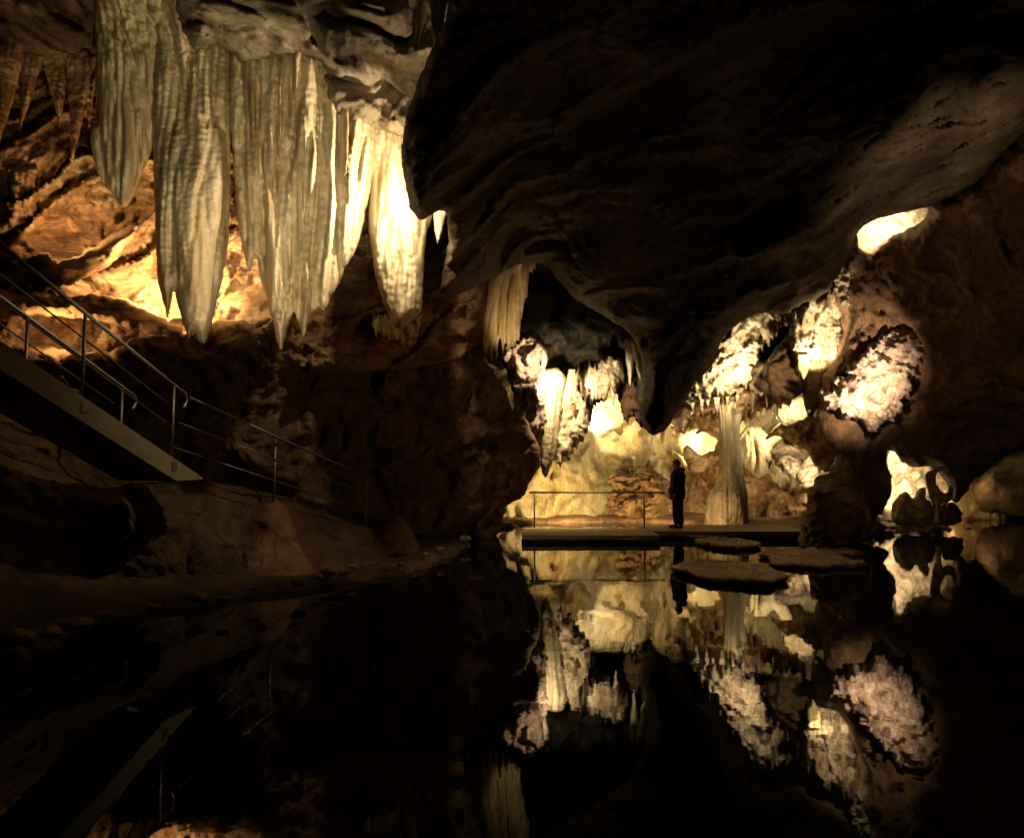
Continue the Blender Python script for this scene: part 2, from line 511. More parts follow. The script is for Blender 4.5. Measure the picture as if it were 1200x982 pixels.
# dark ledges in front of the stained wall
lg = shell([(40, 318), (90, 300), (150, 262), (165, 268), (140, 300), (100, 326), (60, 336)], [(40, 320, 10.9), (165, 262, 11.3), (100, 330, 11.0)], T=.3, R=16, step=2, grain=32, edge=(3, 14),
           specs=[('ridge', .12, .4, 2.5), ('fbm', .05, .12)])
lg2 = shell([(-40, 335), (60, 350), (130, 346), (190, 372), (215, 392), (190, 394), (140, 382), (90, 372), (30, 372), (-40, 380)], [(-40, 350, 10.4), (215, 390, 11.0), (100, 360, 10.8)], T=.35, R=16, step=2, grain=-12, edge=(3, 14),
            specs=[('ridge', .12, .4, 2.5), ('fbm', .05, .12)])
S('cave_wall', [lg, lg2], M['orange'])

# middle wall between the stairs and the back chamber
mw = [(-120, 395), (0, 402), (80, 412), (130, 410), (165, 394), (200, 394), (235, 388), (262, 376), (300, 378), (330, 370), (352, 340), (380, 300), (420, 262), (470, 240), (520, 235),
      (545, 270), (542, 330), (548, 385), (556, 412), (574, 430), (590, 452), (604, 480), (622, 500), (632, 520), (634, 536), (628, 551), (622, 562), (614, 580), (598, 592), (590, 606), (560, 650), (450, 680), (250, 760), (-120, 820)]
mws = shell(mw, [(-120, 400, 10.6), (100, 410, 10.5), (240, 400, 10.8), (350, 350, 11.4), (450, 250, 11.9), (540, 300, 12.6), (560, 420, 14.8), (634, 520, 15.8), (600, 600, 16.6),
                 (400, 450, 13.7), (300, 500, 12.9), (350, 545, 13.9), (430, 590, 14.9), (400, 510, 14.2), (480, 480, 14.4), (500, 600, 15.4), (300, 650, 14), (100, 600, 12.6), (-120, 800, 12), (540, 440, 13.8)],
            T=.45, R=45, step=2.6, grain=80, edge=(3, 16), warp=.5, seed=12.4,
            specs=[('fbm', .42, 1.7, 1.2), ('billow', .30, .85, 1.6), ('ridge', .17, .4, 2), ('ridge', .09, .18, 1.5), ('fbm', .06, .1), ('pit', .5, 2.1)])
S('cave_wall', [mws], M['brown'])

bk = shell([(-120, 330), (0, 412), (60, 450), (118, 489), (180, 530), (225, 558), (300, 574), (340, 584), (400, 608), (436, 620), (470, 628), (500, 640), (440, 690), (300, 730), (-120, 800)],
           [(-120, 380, 9.0), (0, 440, 9.4), (120, 510, 9.9), (215, 562, 10.3), (321, 579, 11.8), (428, 619, 13.5), (500, 640, 14.8), (300, 680, 10.8), (440, 680, 13.6), (0, 720, 7.6), (100, 650, 9.0)], T=.3, R=30, step=2.6, grain=10, edge=(1, 14), seed=14.9,
           specs=[('fbm', .28, 1.5), ('ridge', .08, .6), ('fbm', .05, .2), ('fbm', .03, .1)])
S('cave_floor', [bk], M['bank'])

# greenish bowl behind the hanging cluster
gb = shell([(540, 300), (600, 290), (690, 320), (760, 370), (775, 430), (772, 470), (760, 505), (740, 480), (728, 455), (700, 428), (670, 436), (640, 440), (600, 440), (560, 400)],
           [(540, 300, 15.5), (620, 300, 16.6), (760, 370, 17), (680, 400, 18.2), (660, 440, 17.6), (760, 500, 17)], T=.5, R=24, step=2.4, grain=20, edge=(4, 12), warp=.4,
           specs=[('billow', .35, 1.0), ('ridge', .16, .4), ('fbm', .06, .14)])
S('cave_ceiling', [gb], M['green'])

# yellow wall of the back chamber
yw = shell([(540, 430), (640, 440), (700, 450), (780, 440), (900, 420), (1010, 430), (1040, 520), (1010, 640), (760, 640), (540, 640)],
           [(540, 500, 21.5), (640, 560, 21.0), (700, 478, 22.6), (700, 560, 22.6), (760, 560, 23.0), (830, 520, 24.0), (900, 500, 23.4), (900, 580, 22.6), (1000, 560, 21), (1000, 450, 22), (760, 470, 23.2), (600, 620, 21.5)],
           T=.5, R=50, step=2.4, grain=62, edge=(2, 14), warp=.6, seed=21.3,
           specs=[('fbm', .5, 1.8, 1.6), ('billow', .32, .8, 2.6), ('ridge', .14, .35, 1.6), ('ridge', .07, .16), ('fbm', .05, .09)])
S('cave_wall', [yw], M['yellow'])

# lower stained part right of the yellow wall, behind the column
st_ = shell([(785, 470), (800, 488), (818, 500), (800, 530), (808, 556), (800, 600), (770, 640), (1010, 640), (1000, 560), (955, 560), (930, 585), (905, 560), (885, 520), (860, 530), (850, 500), (840, 470), (815, 455)],
            [(785, 480, 21.5), (820, 560, 22.4), (800, 630, 21.6), (880, 560, 21.6), (880, 480, 22), (960, 600, 19.8), (1000, 640, 19)],
            T=.4, R=22, step=2.2, grain=10, edge=(4, 12), warp=.5, holes=[[(806, 513), (818, 508), (836, 512), (842, 524), (832, 531), (812, 530)]],
            specs=[('billow', .30, .8), ('ridge', .16, .35), ('fbm', .05, .12)])
S('cave_wall', [st_], M['stained'])

# roof of the back chamber seen between pendant and column: rough, with small drips
rf = shell([(784, 500), (800, 470), (818, 448), (838, 440), (870, 450), (890, 470), (925, 462), (935, 470), (915, 486), (885, 492), (868, 505), (842, 500), (828, 497), (810, 505), (800, 512), (790, 512)],
           [(784, 500, 19.6), (830, 440, 19.0), (930, 465, 18.6), (860, 500, 20)], T=.35, R=14, step=1.5, grain=85, edge=(4, 8), teeth=(12, 5),
           specs=[('billow', .25, .5, 1.8), ('ridge', .12, .22, 2), ('fbm', .04, .1)])
S('cave_ceiling', [rf], M['stained'])

# pitted lit slab under the vault
sl = shell([(800, 478), (808, 462), (830, 436), (840, 415), (846, 398), (866, 374), (890, 360), (920, 362), (930, 372), (915, 392), (896, 412), (886, 430), (880, 452), (866, 462), (848, 470), (826, 474), (812, 488)],
           [(800, 478, 18.4), (840, 410, 18.2), (900, 365, 18.0), (885, 440, 18.0), (850, 470, 18.6)], T=.35, R=18, step=1.6, grain=50, edge=(5, 9), teeth=(10, 5), warp=.4,
           specs=[('billow', .16, .6), ('fbm', .14, .3), ('fbm', .10, .13), ('ridge', .05, .08)])
S('cave_wall', [sl], M['crust'])
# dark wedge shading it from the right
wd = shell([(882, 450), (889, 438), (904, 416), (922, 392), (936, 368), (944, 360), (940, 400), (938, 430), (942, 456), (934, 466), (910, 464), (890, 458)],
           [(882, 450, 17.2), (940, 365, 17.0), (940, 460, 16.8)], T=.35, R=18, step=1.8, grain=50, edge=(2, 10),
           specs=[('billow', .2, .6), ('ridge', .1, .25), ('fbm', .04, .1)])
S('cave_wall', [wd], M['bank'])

# right wall: upper brown mass
rw = [(1000, 268), (1014, 262), (1050, 250), (1090, 240), (1120, 222), (1150, 205), (1190, 150), (1300, 60), (1300, 560), (1215, 520), (1185, 528), (1160, 545), (1142, 562), (1130, 580),
      (1118, 592), (1112, 575), (1104, 560), (1090, 547), (1070, 547), (1058, 540), (1043, 528), (1041, 545), (1046, 572), (1040, 590), (1030, 606), (1000, 625), (960, 632),
      (946, 610), (948, 580), (956, 560), (975, 550), (978, 535), (962, 520), (955, 500), (958, 478), (966, 440), (984, 400), (985, 370), (978, 345), (990, 310)]
rws = shell(rw, [(1000, 268, 14.3), (1120, 230, 12.8), (1300, 60, 9.5), (1300, 400, 11.5), (1300, 560, 14.5), (1180, 520, 16.5), (1115, 585, 18.4), (1060, 550, 17.6), (1040, 590, 15.8),
                 (960, 625, 14.8), (950, 580, 15.6), (975, 540, 15.9), (960, 480, 16.2), (985, 360, 15.8), (1080, 420, 15.1), (1020, 400, 15.6), (1130, 350, 13.6), (1100, 480, 15.6), (1200, 450, 14.0), (1040, 340, 14.8), (1200, 250, 12.0)],
            T=.8, R=34, step=2.8, grain=58, edge=(3, 14), warp=.22, seed=33.1,
            holes=[[(1013, 264), (1030, 250), (1086, 243), (1082, 256), (1070, 266), (1050, 272), (1036, 284), (1022, 292), (1012, 284)]],
            specs=[('fbm', .42, 1.8, 1.8), ('ridge', .26, .8, 4.5), ('fbm', .14, .5, 2), ('ridge', .13, .3, 4), ('ridge', .07, .15, 2.5), ('fbm', .06, .09)])
S('cave_wall', [rws], M['right'])
# the pale pocket inside the high hole
pk = shell([(995, 240), (1100, 230), (1105, 290), (1050, 310), (1000, 310)], [(1000, 250, 15.0), (1100, 240, 14.6), (1050, 300, 14.9)], T=.3, R=20, step=2, grain=30, edge=(2, 10),
           specs=[('billow', .2, .5), ('fbm', .05, .12)])
S('cave_wall', [pk], M['crust'])
# glowing pocket low in the right wall and the wall behind it
nw = shell([(1030, 510), (1112, 520), (1116, 560), (1112, 620), (1030, 625)], [(1030, 560, 19.8), (1120, 560, 20.6), (1170, 590, 21.6), (1060, 620, 19.8)], T=.3, R=20, step=2, grain=30, edge=(2, 10),
           specs=[('billow', .3, .7), ('fbm', .06, .15)])
S('cave_wall', [nw], M['crust'])
gw = shell([(1104, 555), (1140, 560), (1175, 556), (1180, 615), (1140, 606), (1104, 612)], [(1104, 560, 21.4), (1140, 590, 21.8), (1180, 600, 22.4)], T=.3, R=14, step=2, grain=30, edge=(2, 8),
           specs=[('billow', .15, .5), ('fbm', .05, .12)])
S('cave_wall', [gw], M['yellow'])

# smooth olive buttress at the right edge
ol = shell([(1140, 572), (1150, 556), (1165, 542), (1185, 530), (1215, 524), (1300, 520), (1300, 625), (1200, 606), (1160, 602), (1146, 598)],
           [(1140, 580, 20.8), (1200, 530, 19.5), (1300, 560, 17.0), (1180, 605, 21.5)], T=.7, R=30, step=2.2, grain=35, edge=(2, 14), seed=40.2,
           specs=[('fbm', .3, 1.4), ('ridge', .12, .6, 2), ('fbm', .04, .15)])
S('cave_wall', [ol], M['olive'])


# ================================================================== GROUND and WATER
def terrain(name, plan, step, zfun, mat):
    P = np.array(plan, float)
    x0, y0 = P.min(0) - 1; x1, y1 = P.max(0) + 1
    nx = int((x1 - x0) / step); ny = int((y1 - y0) / step)
    gx, gy = np.meshgrid(np.linspace(x0, x1, nx), np.linspace(y0, y1, ny))
    s = poly_sdf(gx, gy, P)
    q = np.stack([gx.ravel(), gy.ravel(), gx.ravel() * 0], -1)
    s = s + (.26 * perlin(q / 1.1) + .14 * perlin(q / .4 + 5) + .06 * perlin(q / .16 + 2)).reshape(s.shape)
    z = zfun(gx, gy, s, q)
    ok = s > -.5
    c = ok[:-1, :-1] | ok[1:, :-1] | ok[:-1, 1:] | ok[1:, 1:]
    used = np.zeros_like(ok); used[:-1, :-1] |= c; used[1:, :-1] |= c; used[:-1, 1:] |= c; used[1:, 1:] |= c
    idx = -np.ones(ok.shape, int); idx[used] = np.arange(used.sum())
    V = np.stack([gx[used], gy[used], z[used]], -1)
    F = np.stack([idx[:-1, :-1][c], idx[:-1, 1:][c], idx[1:, 1:][c], idx[1:, :-1][c]], -1)
    return S(name, [(V, F)], mat)


def onwater(px, py, z=0.0):
    """point of the horizontal plane z under a picture point"""
    v = proj(px, py, 1.0) - np.array([0, 0, CAMH])
    k = (z - CAMH) / v[2]
    return (v[0] * k, v[1] * k)


def zleft(gx, gy, s, q):
    lip = .13 * np.clip(s / .10, -3, 1)
    inland = np.clip(s - .9, 0, 20)
    n = (perlin(q / 1.3 + 3) * .18 + (.5 - np.abs(perlin(q / .55 + 8)) * 2) * .09 + perlin(q / .2 + 1) * .045).reshape(s.shape)
    # old pool rims: small terraces near the water
    return lip + .34 * inland ** 1.05 * .9 + n * np.clip(s / 1.2, 0, 1) + .02 * n


shore = [onwater(*p) for p in [(-260, 960), (-60, 800), (0, 782), (60, 762), (95, 742), (110, 728), (150, 720), (200, 712), (300, 696), (400, 684), (470, 673), (520, 656), (546, 641), (543, 632), (560, 624), (600, 617), (612, 614)]]
terrain('cave_floor', shore + [(0.3, 24), (-8, 24), (-12, 10), (-9, 3)], .055, zleft, M['bank'])


def zback(gx, gy, s, q):
    lip = .12 * np.clip(s / .12, -3, 1)
    n = (perlin(q / 1.4 + 3) * .12 + perlin(q / .45 + 8) * .05 + perlin(q / .16) * .018).reshape(s.shape)
    return lip + .07 * np.clip(s - .6, 0, 4) + n * np.clip(s / .8, 0, 1)


bshore = [onwater(*p) for p in [(575, 617), (640, 613), (740, 612), (800, 614), (860, 618), (930, 622), (945, 640), (1000, 634), (1060, 622), (1120, 612), (1200, 604), (1300, 600)]]
terrain('cave_floor', bshore + [(24, 34), (-2, 30)], .08, zback, M['floor'])

bm = bmesh.new()
bmesh.ops.create_grid(bm, x_segments=2, y_segments=2, size=60)
me = bpy.data.meshes.new('water'); bm.to_mesh(me); bm.free()
wa = bpy.data.objects.new('water', me); wa.location = (0, 40, 0); C.objects.link(wa); tag(wa, kind='structure')
m = bpy.data.materials.new('still_dark_water'); m.use_nodes = True
N = m.node_tree.nodes; L = m.node_tree.links; bs = N['Principled BSDF']
bs.inputs['Base Color'].default_value = (.006, .0065, .0045, 1)
bs.inputs['Roughness'].default_value = .018
bs.inputs['IOR'].default_value = 1.33
tc = N.new('ShaderNodeTexCoord'); nz = N.new('ShaderNodeTexNoise'); nz.inputs['Scale'].default_value = 2.6; nz.inputs['Detail'].default_value = 3
L.new(tc.outputs['Object'], nz.inputs['Vector'])
b = N.new('ShaderNodeBump'); b.inputs['Strength'].default_value = .09; b.inputs['Distance'].default_value = .012
L.new(nz.outputs['Fac'], b.inputs['Height']); L.new(b.outputs[0], bs.inputs['Normal'])
me.materials.append(m)
# pool bed under the shore
bm = bmesh.new(); bmesh.ops.create_grid(bm, x_segments=2, y_segments=2, size=60)
me = bpy.data.meshes.new('ground'); bm.to_mesh(me); bm.free(); me.materials.append(M['floor'])
gr = bpy.data.objects.new('ground', me); gr.location = (0, 40, -1.2); C.objects.link(gr); tag(gr, kind='structure')
# rock closing the cave above and behind what the picture shows
cl = shell([(-500, -700), (1700, -700), (1700, 760), (1320, 760), (-120, 760), (-500, 760)], [(-500, -700, 27), (1700, -700, 27), (600, 0, 28), (600, 700, 27)], T=1, R=80, step=26, edge=(0, 1),
           specs=[('fbm', 1.2, 4)])
S('cave_wall', [cl], M['ceil'])
# ================================================================== HANGING CALCITE
def thing_shell(name, label, cat, pieces, mat, group=None, origin='top'):
    return tag(mesh_obj(name, pieces, mat, origin=origin), label, cat, group)


FL = [('billow', .15, .34, 14), ('billow', .07, .13, 16), ('ridge', -.022, .055, 16), ('fbm', .014, .07, 1), ('fbm', .12, 1.2, 3)]
FLs = [('billow', .10, .22, 12), ('billow', .05, .10, 12), ('ridge', -.018, .045, 14), ('fbm', .01, .05, 1)]
G = 'great calcite curtains hanging from the pale ceiling'

def folds(fl, y0=60, y1=400):
    """rounded pleats: (x at y0, x at y1, half width px, metres proud)"""
    def f(X, Y):
        t = (Y - y0) / (y1 - y0)
        o = np.zeros(X.shape)
        for xa, xb, w_, am in fl:
            c_ = xa + (xb - xa) * t + 2.5 * np.sin(Y / 31.0 + xa)
            u = np.clip(np.abs(X - c_) / (w_ * (1 - .25 * np.clip(t, 0, 1))), 0, 1)
            o = np.maximum(o, am * np.sqrt(1 - u * u))
        return -o
    return f


# B1 leftmost curtain, broad with a rounded tip
p = [shell([(116, -50), (205, -50), (200, 40), (192, 120), (176, 180), (166, 208), (152, 238), (141, 243), (128, 222), (116, 190), (112, 160), (112, 40)], [(110, -50, 9.4), (205, -50, 9.2), (110, 60, 10.2), (190, 60, 9.95), (140, 240, 10.3)],
           T=.38, R=30, step=1.8, grain=88, edge=(1.5, 30), specs=FLs, warp=.1, extra=folds([(128, 130, 18, .12), (150, 146, 22, .2), (182, 176, 18, .16)], 60, 240)),
     shell([(106, 150), (112, 145), (120, 150), (124, 190), (122, 215), (112, 195), (106, 170)], [(106, 150, 10.4), (120, 215, 10.4)], T=.12, R=8, step=1.6, grain=88, edge=(1, 20), specs=FLs)]
thing_shell('calcite_curtain', 'broad smooth pale calcite curtain with one rounded tip, leftmost of the great curtains', 'stalactite', p, M['curtain'], G)

# B2 long blade
p = [shell([(186, -30), (232, -30), (250, 30), (268, 50), (270, 130), (270, 220), (268, 280), (262, 322), (252, 362), (246, 386), (240, 402), (232, 398), (226, 390), (221, 398), (215, 380), (206, 350), (204, 338), (200, 362),
            (196, 374), (190, 350), (184, 318), (182, 260), (180, 200), (178, 120), (180, 50)], [(186, -30, 9.1), (240, -20, 9.2), (180, 50, 9.75), (268, 50, 9.8), (182, 200, 9.8), (225, 400, 9.8), (225, 200, 9.55)],
           T=.42, R=34, step=1.8, grain=88, edge=(1.4, 16), warp=.12, extra=folds([(196, 200, 20, .12), (224, 222, 24, .22), (252, 240, 18, .14)], 60, 400), specs=[('billow', .16, .5, 10), ('billow', .05, .16, 12), ('ridge', .006, .11, .35), ('fbm', .02, .09, .5), ('fbm', .07, .6, 1.5)])]
thing_shell('calcite_curtain', 'long rough calcite blade with several short points at its foot, hanging lowest beside the stairs', 'stalactite', p, M['curtain'], G)

# B3 great pleated curtain: one sheet whose folds run out in points
p = [shell([(270, 55), (378, 55), (392, 95), (430, 125), (441, 150), (439, 200), (428, 250), (418, 290), (402, 318), (398, 330), (386, 352), (380, 364), (374, 360), (366, 366), (360, 384), (355, 396), (350, 380), (345, 366), (340, 376), (333, 402), (328, 410),
            (321, 384), (313, 352), (305, 326), (301, 304), (297, 306), (292, 318), (284, 290), (277, 250), (273, 180)], [(272, 80, 9.95), (380, 80, 9.8), (440, 150, 9.95), (330, 400, 9.85), (350, 200, 9.75), (285, 300, 10.1)],
           T=.40, R=22, step=1.7, grain=88, edge=(1.2, 14), warp=.08, specs=FL, seed=3.3,
           extra=folds([(276, 290, 11, .14), (292, 306, 13, .30), (314, 322, 15, .42), (334, 331, 12, .34), (350, 345, 12, .44), (366, 357, 13, .50), (384, 369, 12, .44), (396, 380, 11, .50), (410, 388, 10, .44), (424, 397, 10, .46), (436, 408, 9, .34)], 60, 390))]
thing_shell('calcite_curtain', 'widest pleated calcite curtain with deep folds and needle tip, amid the great curtains', 'stalactite', p, M['curtain'], G)

# B4 bright curtain partly behind the dark vault
p = [shell([(436, 120), (500, 120), (510, 200), (506, 250), (500, 268), (497, 300), (496, 345), (493, 366), (480, 378), (468, 386), (458, 376), (450, 356), (443, 335), (436, 300), (432, 265), (434, 200)],
           [(436, 120, 10.0), (500, 120, 10.0), (470, 360, 10.1), (470, 220, 9.85)], T=.35, R=24, step=1.8, grain=88, edge=(1, 20), specs=FL, warp=.1)]
thing_shell('calcite_curtain', 'brightest calcite curtain with a curved hem, half hidden behind the dark vault edge', 'stalactite', p, M['curtain'], G)


def spike(x0, x1, y0, tx, ty, D, lean=0, R=None, mat='curtain', power=1.6, step=1.6, T=None):
    """tapered drop from (x0..x1, y0) to the tip (tx, ty)"""
    pts = []
    n = 7
    for i in range(n):
        t = i / (n - 1)
        wl = (1 - t ** power)
        pts.append((tx + (x0 - tx) * wl, y0 + (ty - y0) * t))
    rt = []
    for i in range(n - 1, -1, -1):
        t = i / (n - 1)
        wl = (1 - t ** power)
        rt.append((tx + 1 + (x1 - tx) * wl, y0 + (ty - y0) * t))
    hw = (x1 - x0) / 2
    return shell(pts + rt, [(x0, y0, D), (x1, y0, D), (tx, ty, D + .02)], T=T or hw * D / 800 * .9, R=max(4, hw * .9), step=step, grain=88, edge=(.8, 7), smooth=2,
                 specs=[('billow', .05, .14, 7), ('fbm', .02, .07)], warp=.08)


for i, (a, lab) in enumerate([((488, 508, -40, 486, 60, 7.6), 'slim grey stalactite left of a twin at the top of the vault edge'),
                              ((500, 527, -40, 510, 66, 7.4), 'stouter grey stalactite touching the vault edge at the top'),
                              ]):
    thing_shell('stalactite', lab, 'stalactite', [spike(*a)], M['curtain'], 'twin stalactites beside the vault edge')
thing_shell('stalactite', 'small bright forked drop hanging just below the rounded vault edge', 'stalactite',
            [spike(507, 523, 240, 512, 286, 10.2), spike(498, 510, 238, 500, 270, 10.3)], M['curtain'])
thing_shell('stalactite', 'frayed ochre drip cluster under the hem of the brightest curtain', 'stalactite',
            [shell([(438, 372), (470, 380), (494, 374), (488, 400), (470, 412), (452, 404), (440, 396)], [(440, 380, 11.6), (490, 380, 11.4)], T=.2, R=10, step=1.6, grain=88, edge=(3, 6), teeth=(12, 5), specs=FLs)], M['ochre_curtain'])

# dark stalactites left, in front of the lit recess
GL = 'brown stalactites hanging in the upper left recess'
for i, (a, lab) in enumerate([((-30, 34, 40, -4, 176, 10.6), 'brown stalactite at the left picture edge, lit along its right side'),
                              ((22, 52, 60, 24, 148, 10.9), 'short blunt brown stalactite second from the left edge'),
                              ((46, 84, 50, 70, 146, 11.0), 'ragged brown stalactite with an amber rim in the middle of the recess'),
                              ((78, 112, 60, 84, 190, 10.8), 'long amber stalactite just left of the broad smooth curtain'),
                              ((96, 112, 90, 104, 150, 10.9), 'thin amber stalactite tucked against the broad smooth curtain')]):
    thing_shell('stalactite', lab, 'stalactite', [spike(*a, power=1.2)], M['orange'], GL)
thing_shell('stalactite', 'isolated brown stalactite with a forked foot hanging low before the orange wall', 'stalactite',
            [spike(8, 42, 195, 28, 254, 11.4, power=2), spike(12, 26, 215, 20, 250, 11.35, power=2)], M['orange'])
thing_shell('stalactite', 'two thin orange drips between the broad curtain and the long blade', 'stalactite',
            [spike(152, 168, 180, 158, 250, 12.2), spike(164, 182, 190, 172, 256, 12.3)], M['orange'])

# ochre comb curtain, middle
thing_shell('calcite_curtain', 'small ochre comb shaped calcite curtain under the vault, left of the green bowl', 'stalactite',
            [shell([(543, 336), (566, 322), (590, 314), (612, 306), (632, 308), (626, 326), (618, 350), (612, 380), (608, 414), (592, 420), (574, 426), (560, 420), (552, 390), (547, 360)],
                   [(549, 336, 13.4), (632, 308, 13.9), (570, 405, 13.6)], T=.28, R=14, step=1.5, grain=88, edge=(1, 10), teeth=(22, 4), specs=[('billow', .13, .2, 14), ('billow', .05, .09, 14)], warp=.06)], M['ochre_curtain'])

# rough lit rock hanging below it
hr = shell([(566, 405), (585, 402), (604, 404), (612, 394), (628, 388), (638, 405), (634, 425), (640, 440), (636, 470), (640, 500), (632, 522), (620, 505), (612, 480), (600, 458), (592, 430), (574, 424)],
           [(566, 405, 15.4), (630, 390, 15.7), (636, 500, 16.2), (600, 440, 15.4)], T=.35, R=16, step=1.6, grain=80, edge=(3.5, 8), warp=.3,
           specs=[('billow', .22, .5, 1.5), ('fbm', .15, .25), ('ridge', .10, .15), ('fbm', .06, .08)])
thing_shell('hanging_rock', 'rough pitted rock mass, glaring white on its right side, below the ochre comb curtain', 'rock', [hr], M['pink'])
thing_shell('stalactite', 'stubby pale finger of calcite leaning beside the glaring white rock', 'stalactite', [spike(634, 646, 404, 633, 440, 15.9)], M['curtain'])

thing_shell('calcite_curtain', 'tall narrow pleated curtain with a glaring top, its needle tip above the walkway railing', 'stalactite',
            [shell([(632, 452), (636, 436), (646, 430), (656, 432), (664, 446), (658, 470), (654, 500), (650, 530), (644, 552), (639, 560), (634, 548), (632, 520), (631, 480)],
                   [(632, 450, 16.4), (660, 440, 16.5), (640, 555, 16.5)], T=.25, R=11, step=1.4, grain=88, edge=(.8, 8), specs=[('billow', .10, .2, 12), ('fbm', .02, .07)], warp=.06),
             shell([(662, 444), (672, 436), (680, 446), (696, 470), (692, 500), (682, 524), (672, 536), (668, 552), (663, 538), (656, 556), (652, 540), (656, 500), (658, 460)],
                   [(662, 444, 16.7), (690, 480, 16.8), (660, 550, 16.7)], T=.3, R=16, step=1.5, grain=75, edge=(1.8, 7), teeth=(12, 4.5), specs=[('billow', .14, .5, 2), ('fbm', .08, .2), ('ridge', .05, .12)])],
            M['curtain'])
thing_shell('hanging_rock', 'lumpy white calcite boss fringed with short drips, right of the narrow pleated curtain', 'rock',
            [shell([(672, 452), (680, 436), (692, 432), (700, 434), (712, 422), (724, 424), (732, 440), (728, 456), (716, 468), (704, 478), (690, 482), (680, 472)],
                   [(672, 452, 16.2), (728, 440, 16.8), (700, 475, 16.5)], T=.35, R=14, step=1.5, grain=88, edge=(2, 7), teeth=(14, 4.5), specs=[('billow', .18, .4, 2.5), ('fbm', .10, .2, 2), ('ridge', .06, .1)])], M['crust'])
GT = 'small stalactites under the green bowl'
for a, lab in [((703, 714, 425, 709, 468, 16.7), 'short white stalactite on the right flank of the lumpy boss'),
               ((712, 724, 422, 718, 474, 16.8), 'second short white stalactite right of the lumpy boss'),
               ((732, 744, 396, 738, 452, 16.9), 'grey stalactite, left one of the pair at the tip of the green bowl'),
               ((740, 756, 400, 750, 446, 16.6), 'pale stalactite, outer one of the pair at the tip of the green bowl')]:
    thing_shell('stalactite', lab, 'stalactite', [spike(*a)], M['curtain'], GT)
thing_shell('hanging_rock', 'dark stub of rock hanging between the lumpy boss and the vault tip', 'rock',
            [shell([(722, 448), (745, 446), (757, 470), (756, 495), (750, 505), (742, 492), (736, 502), (730, 490), (724, 470)], [(722, 450, 17.4), (755, 490, 17.2)], T=.3, R=12, step=1.6, grain=88, edge=(2, 7), teeth=(8, 5),
                   specs=[('billow', .15, .4), ('fbm', .05, .1)])], M['brown'])

# bright fluted mass and big pendant, right vault
thing_shell('calcite_curtain', 'glaring fluted calcite mass with a knotted surface under the right vault', 'stalactite',
            [shell([(930, 366), (945, 354), (965, 346), (982, 336), (992, 350), (1000, 372), (994, 400), (990, 430), (984, 450), (976, 440), (966, 424), (954, 432), (944, 428), (930, 426), (925, 400)],
                   [(930, 366, 16.7), (990, 345, 16.4), (940, 425, 16.8), (985, 440, 16.6)], T=.35, R=16, step=1.5, grain=86, edge=(2, 8), teeth=(7, 6),
                   specs=[('billow', .22, .45, 4), ('billow', .08, .16, 3), ('fbm', .04, .09)], warp=.2)], M['crust'])
thing_shell('stalactite', 'long olive pendant stalactite tapering below the glaring fluted mass', 'stalactite', [spike(936, 974, 418, 948, 492, 16.95, power=2.2)], M['olive'])
thing_shell('stalactite', 'short glowing amber stalactite in front of the olive pendant', 'stalactite', [spike(934, 948, 415, 941, 444, 16.5, power=3)], M['ochre_curtain'])
# stubs hanging down the edge of the vault over there
thing_shell('hanging_rock', 'knobbly grey crust clinging to the edge of the vault above the fluted mass', 'rock',
            [shell([(976, 330), (984, 316), (994, 312), (1000, 318), (996, 334), (998, 352), (990, 362), (982, 350)], [(976, 330, 15.2), (998, 340, 15.4)], T=.22, R=9, step=1.5, grain=60, edge=(3, 6),
                   specs=[('billow', .16, .3), ('ridge', .1, .15), ('fbm', .04, .07)])], M['crust'])

# pitted lit face
pf = shell([(958, 470), (972, 452), (992, 436), (1010, 412), (1035, 392), (1062, 384), (1084, 388), (1090, 402), (1082, 430), (1072, 456), (1056, 480), (1040, 500), (1022, 508), (1012, 498), (1000, 488), (978, 482)],
           [(960, 470, 15.5), (1080, 390, 14.6), (1030, 505, 15.2), (1020, 440, 15.05)], T=.6, R=20, step=1.5, grain=35, edge=(8, 12), warp=.2, seed=44.4,
           specs=[('billow', .14, .5), ('fbm', .11, .28, 1.8), ('fbm', .08, .13), ('ridge', .05, .08)])
tag(mesh_obj('cave_wall', [pf], M['pink']), kind='structure')

# pocket rocks back right
thing_shell('rock_outcrop', 'rounded glaring outcrop above the two small lit pockets, left of the pitted lit face', 'rock',
            [shell([(910, 486), (918, 470), (930, 462), (944, 466), (950, 484), (946, 494), (930, 497), (915, 494)], [(910, 486, 19.9), (948, 480, 19.8)], T=.3, R=12, step=1.4, grain=30, edge=(2, 7),
                   specs=[('billow', .15, .4), ('fbm', .05, .1)])], M['yellow'])
thing_shell('flowstone', 'fluted pink and orange flowstone with short columns behind the great column', 'flowstone',
            [shell([(866, 512), (876, 500), (890, 500), (900, 508), (912, 494), (924, 498), (918, 512), (906, 524), (904, 548), (892, 560), (876, 552), (868, 535)], [(866, 512, 21.2), (920, 500, 20.9), (890, 555, 21)],
                   T=.3, R=12, step=1.5, grain=86, edge=(1.6, 8), specs=[('billow', .2, .32, 6), ('fbm', .04, .1)])], M['yellow'])
thing_shell('rock_outcrop', 'pale slanting outcrop under the pink flowstone, above a small glaring lamp pocket', 'rock',
            [shell([(904, 525), (920, 520), (936, 528), (942, 545), (938, 562), (926, 560), (914, 550), (906, 540)], [(904, 525, 20.4), (940, 560, 20)], T=.3, R=12, step=1.5, grain=50, edge=(2, 7),
                   specs=[('billow', .2, .35, 2), ('ridge', .08, .2), ('fbm', .04, .1)])], M['crust'])
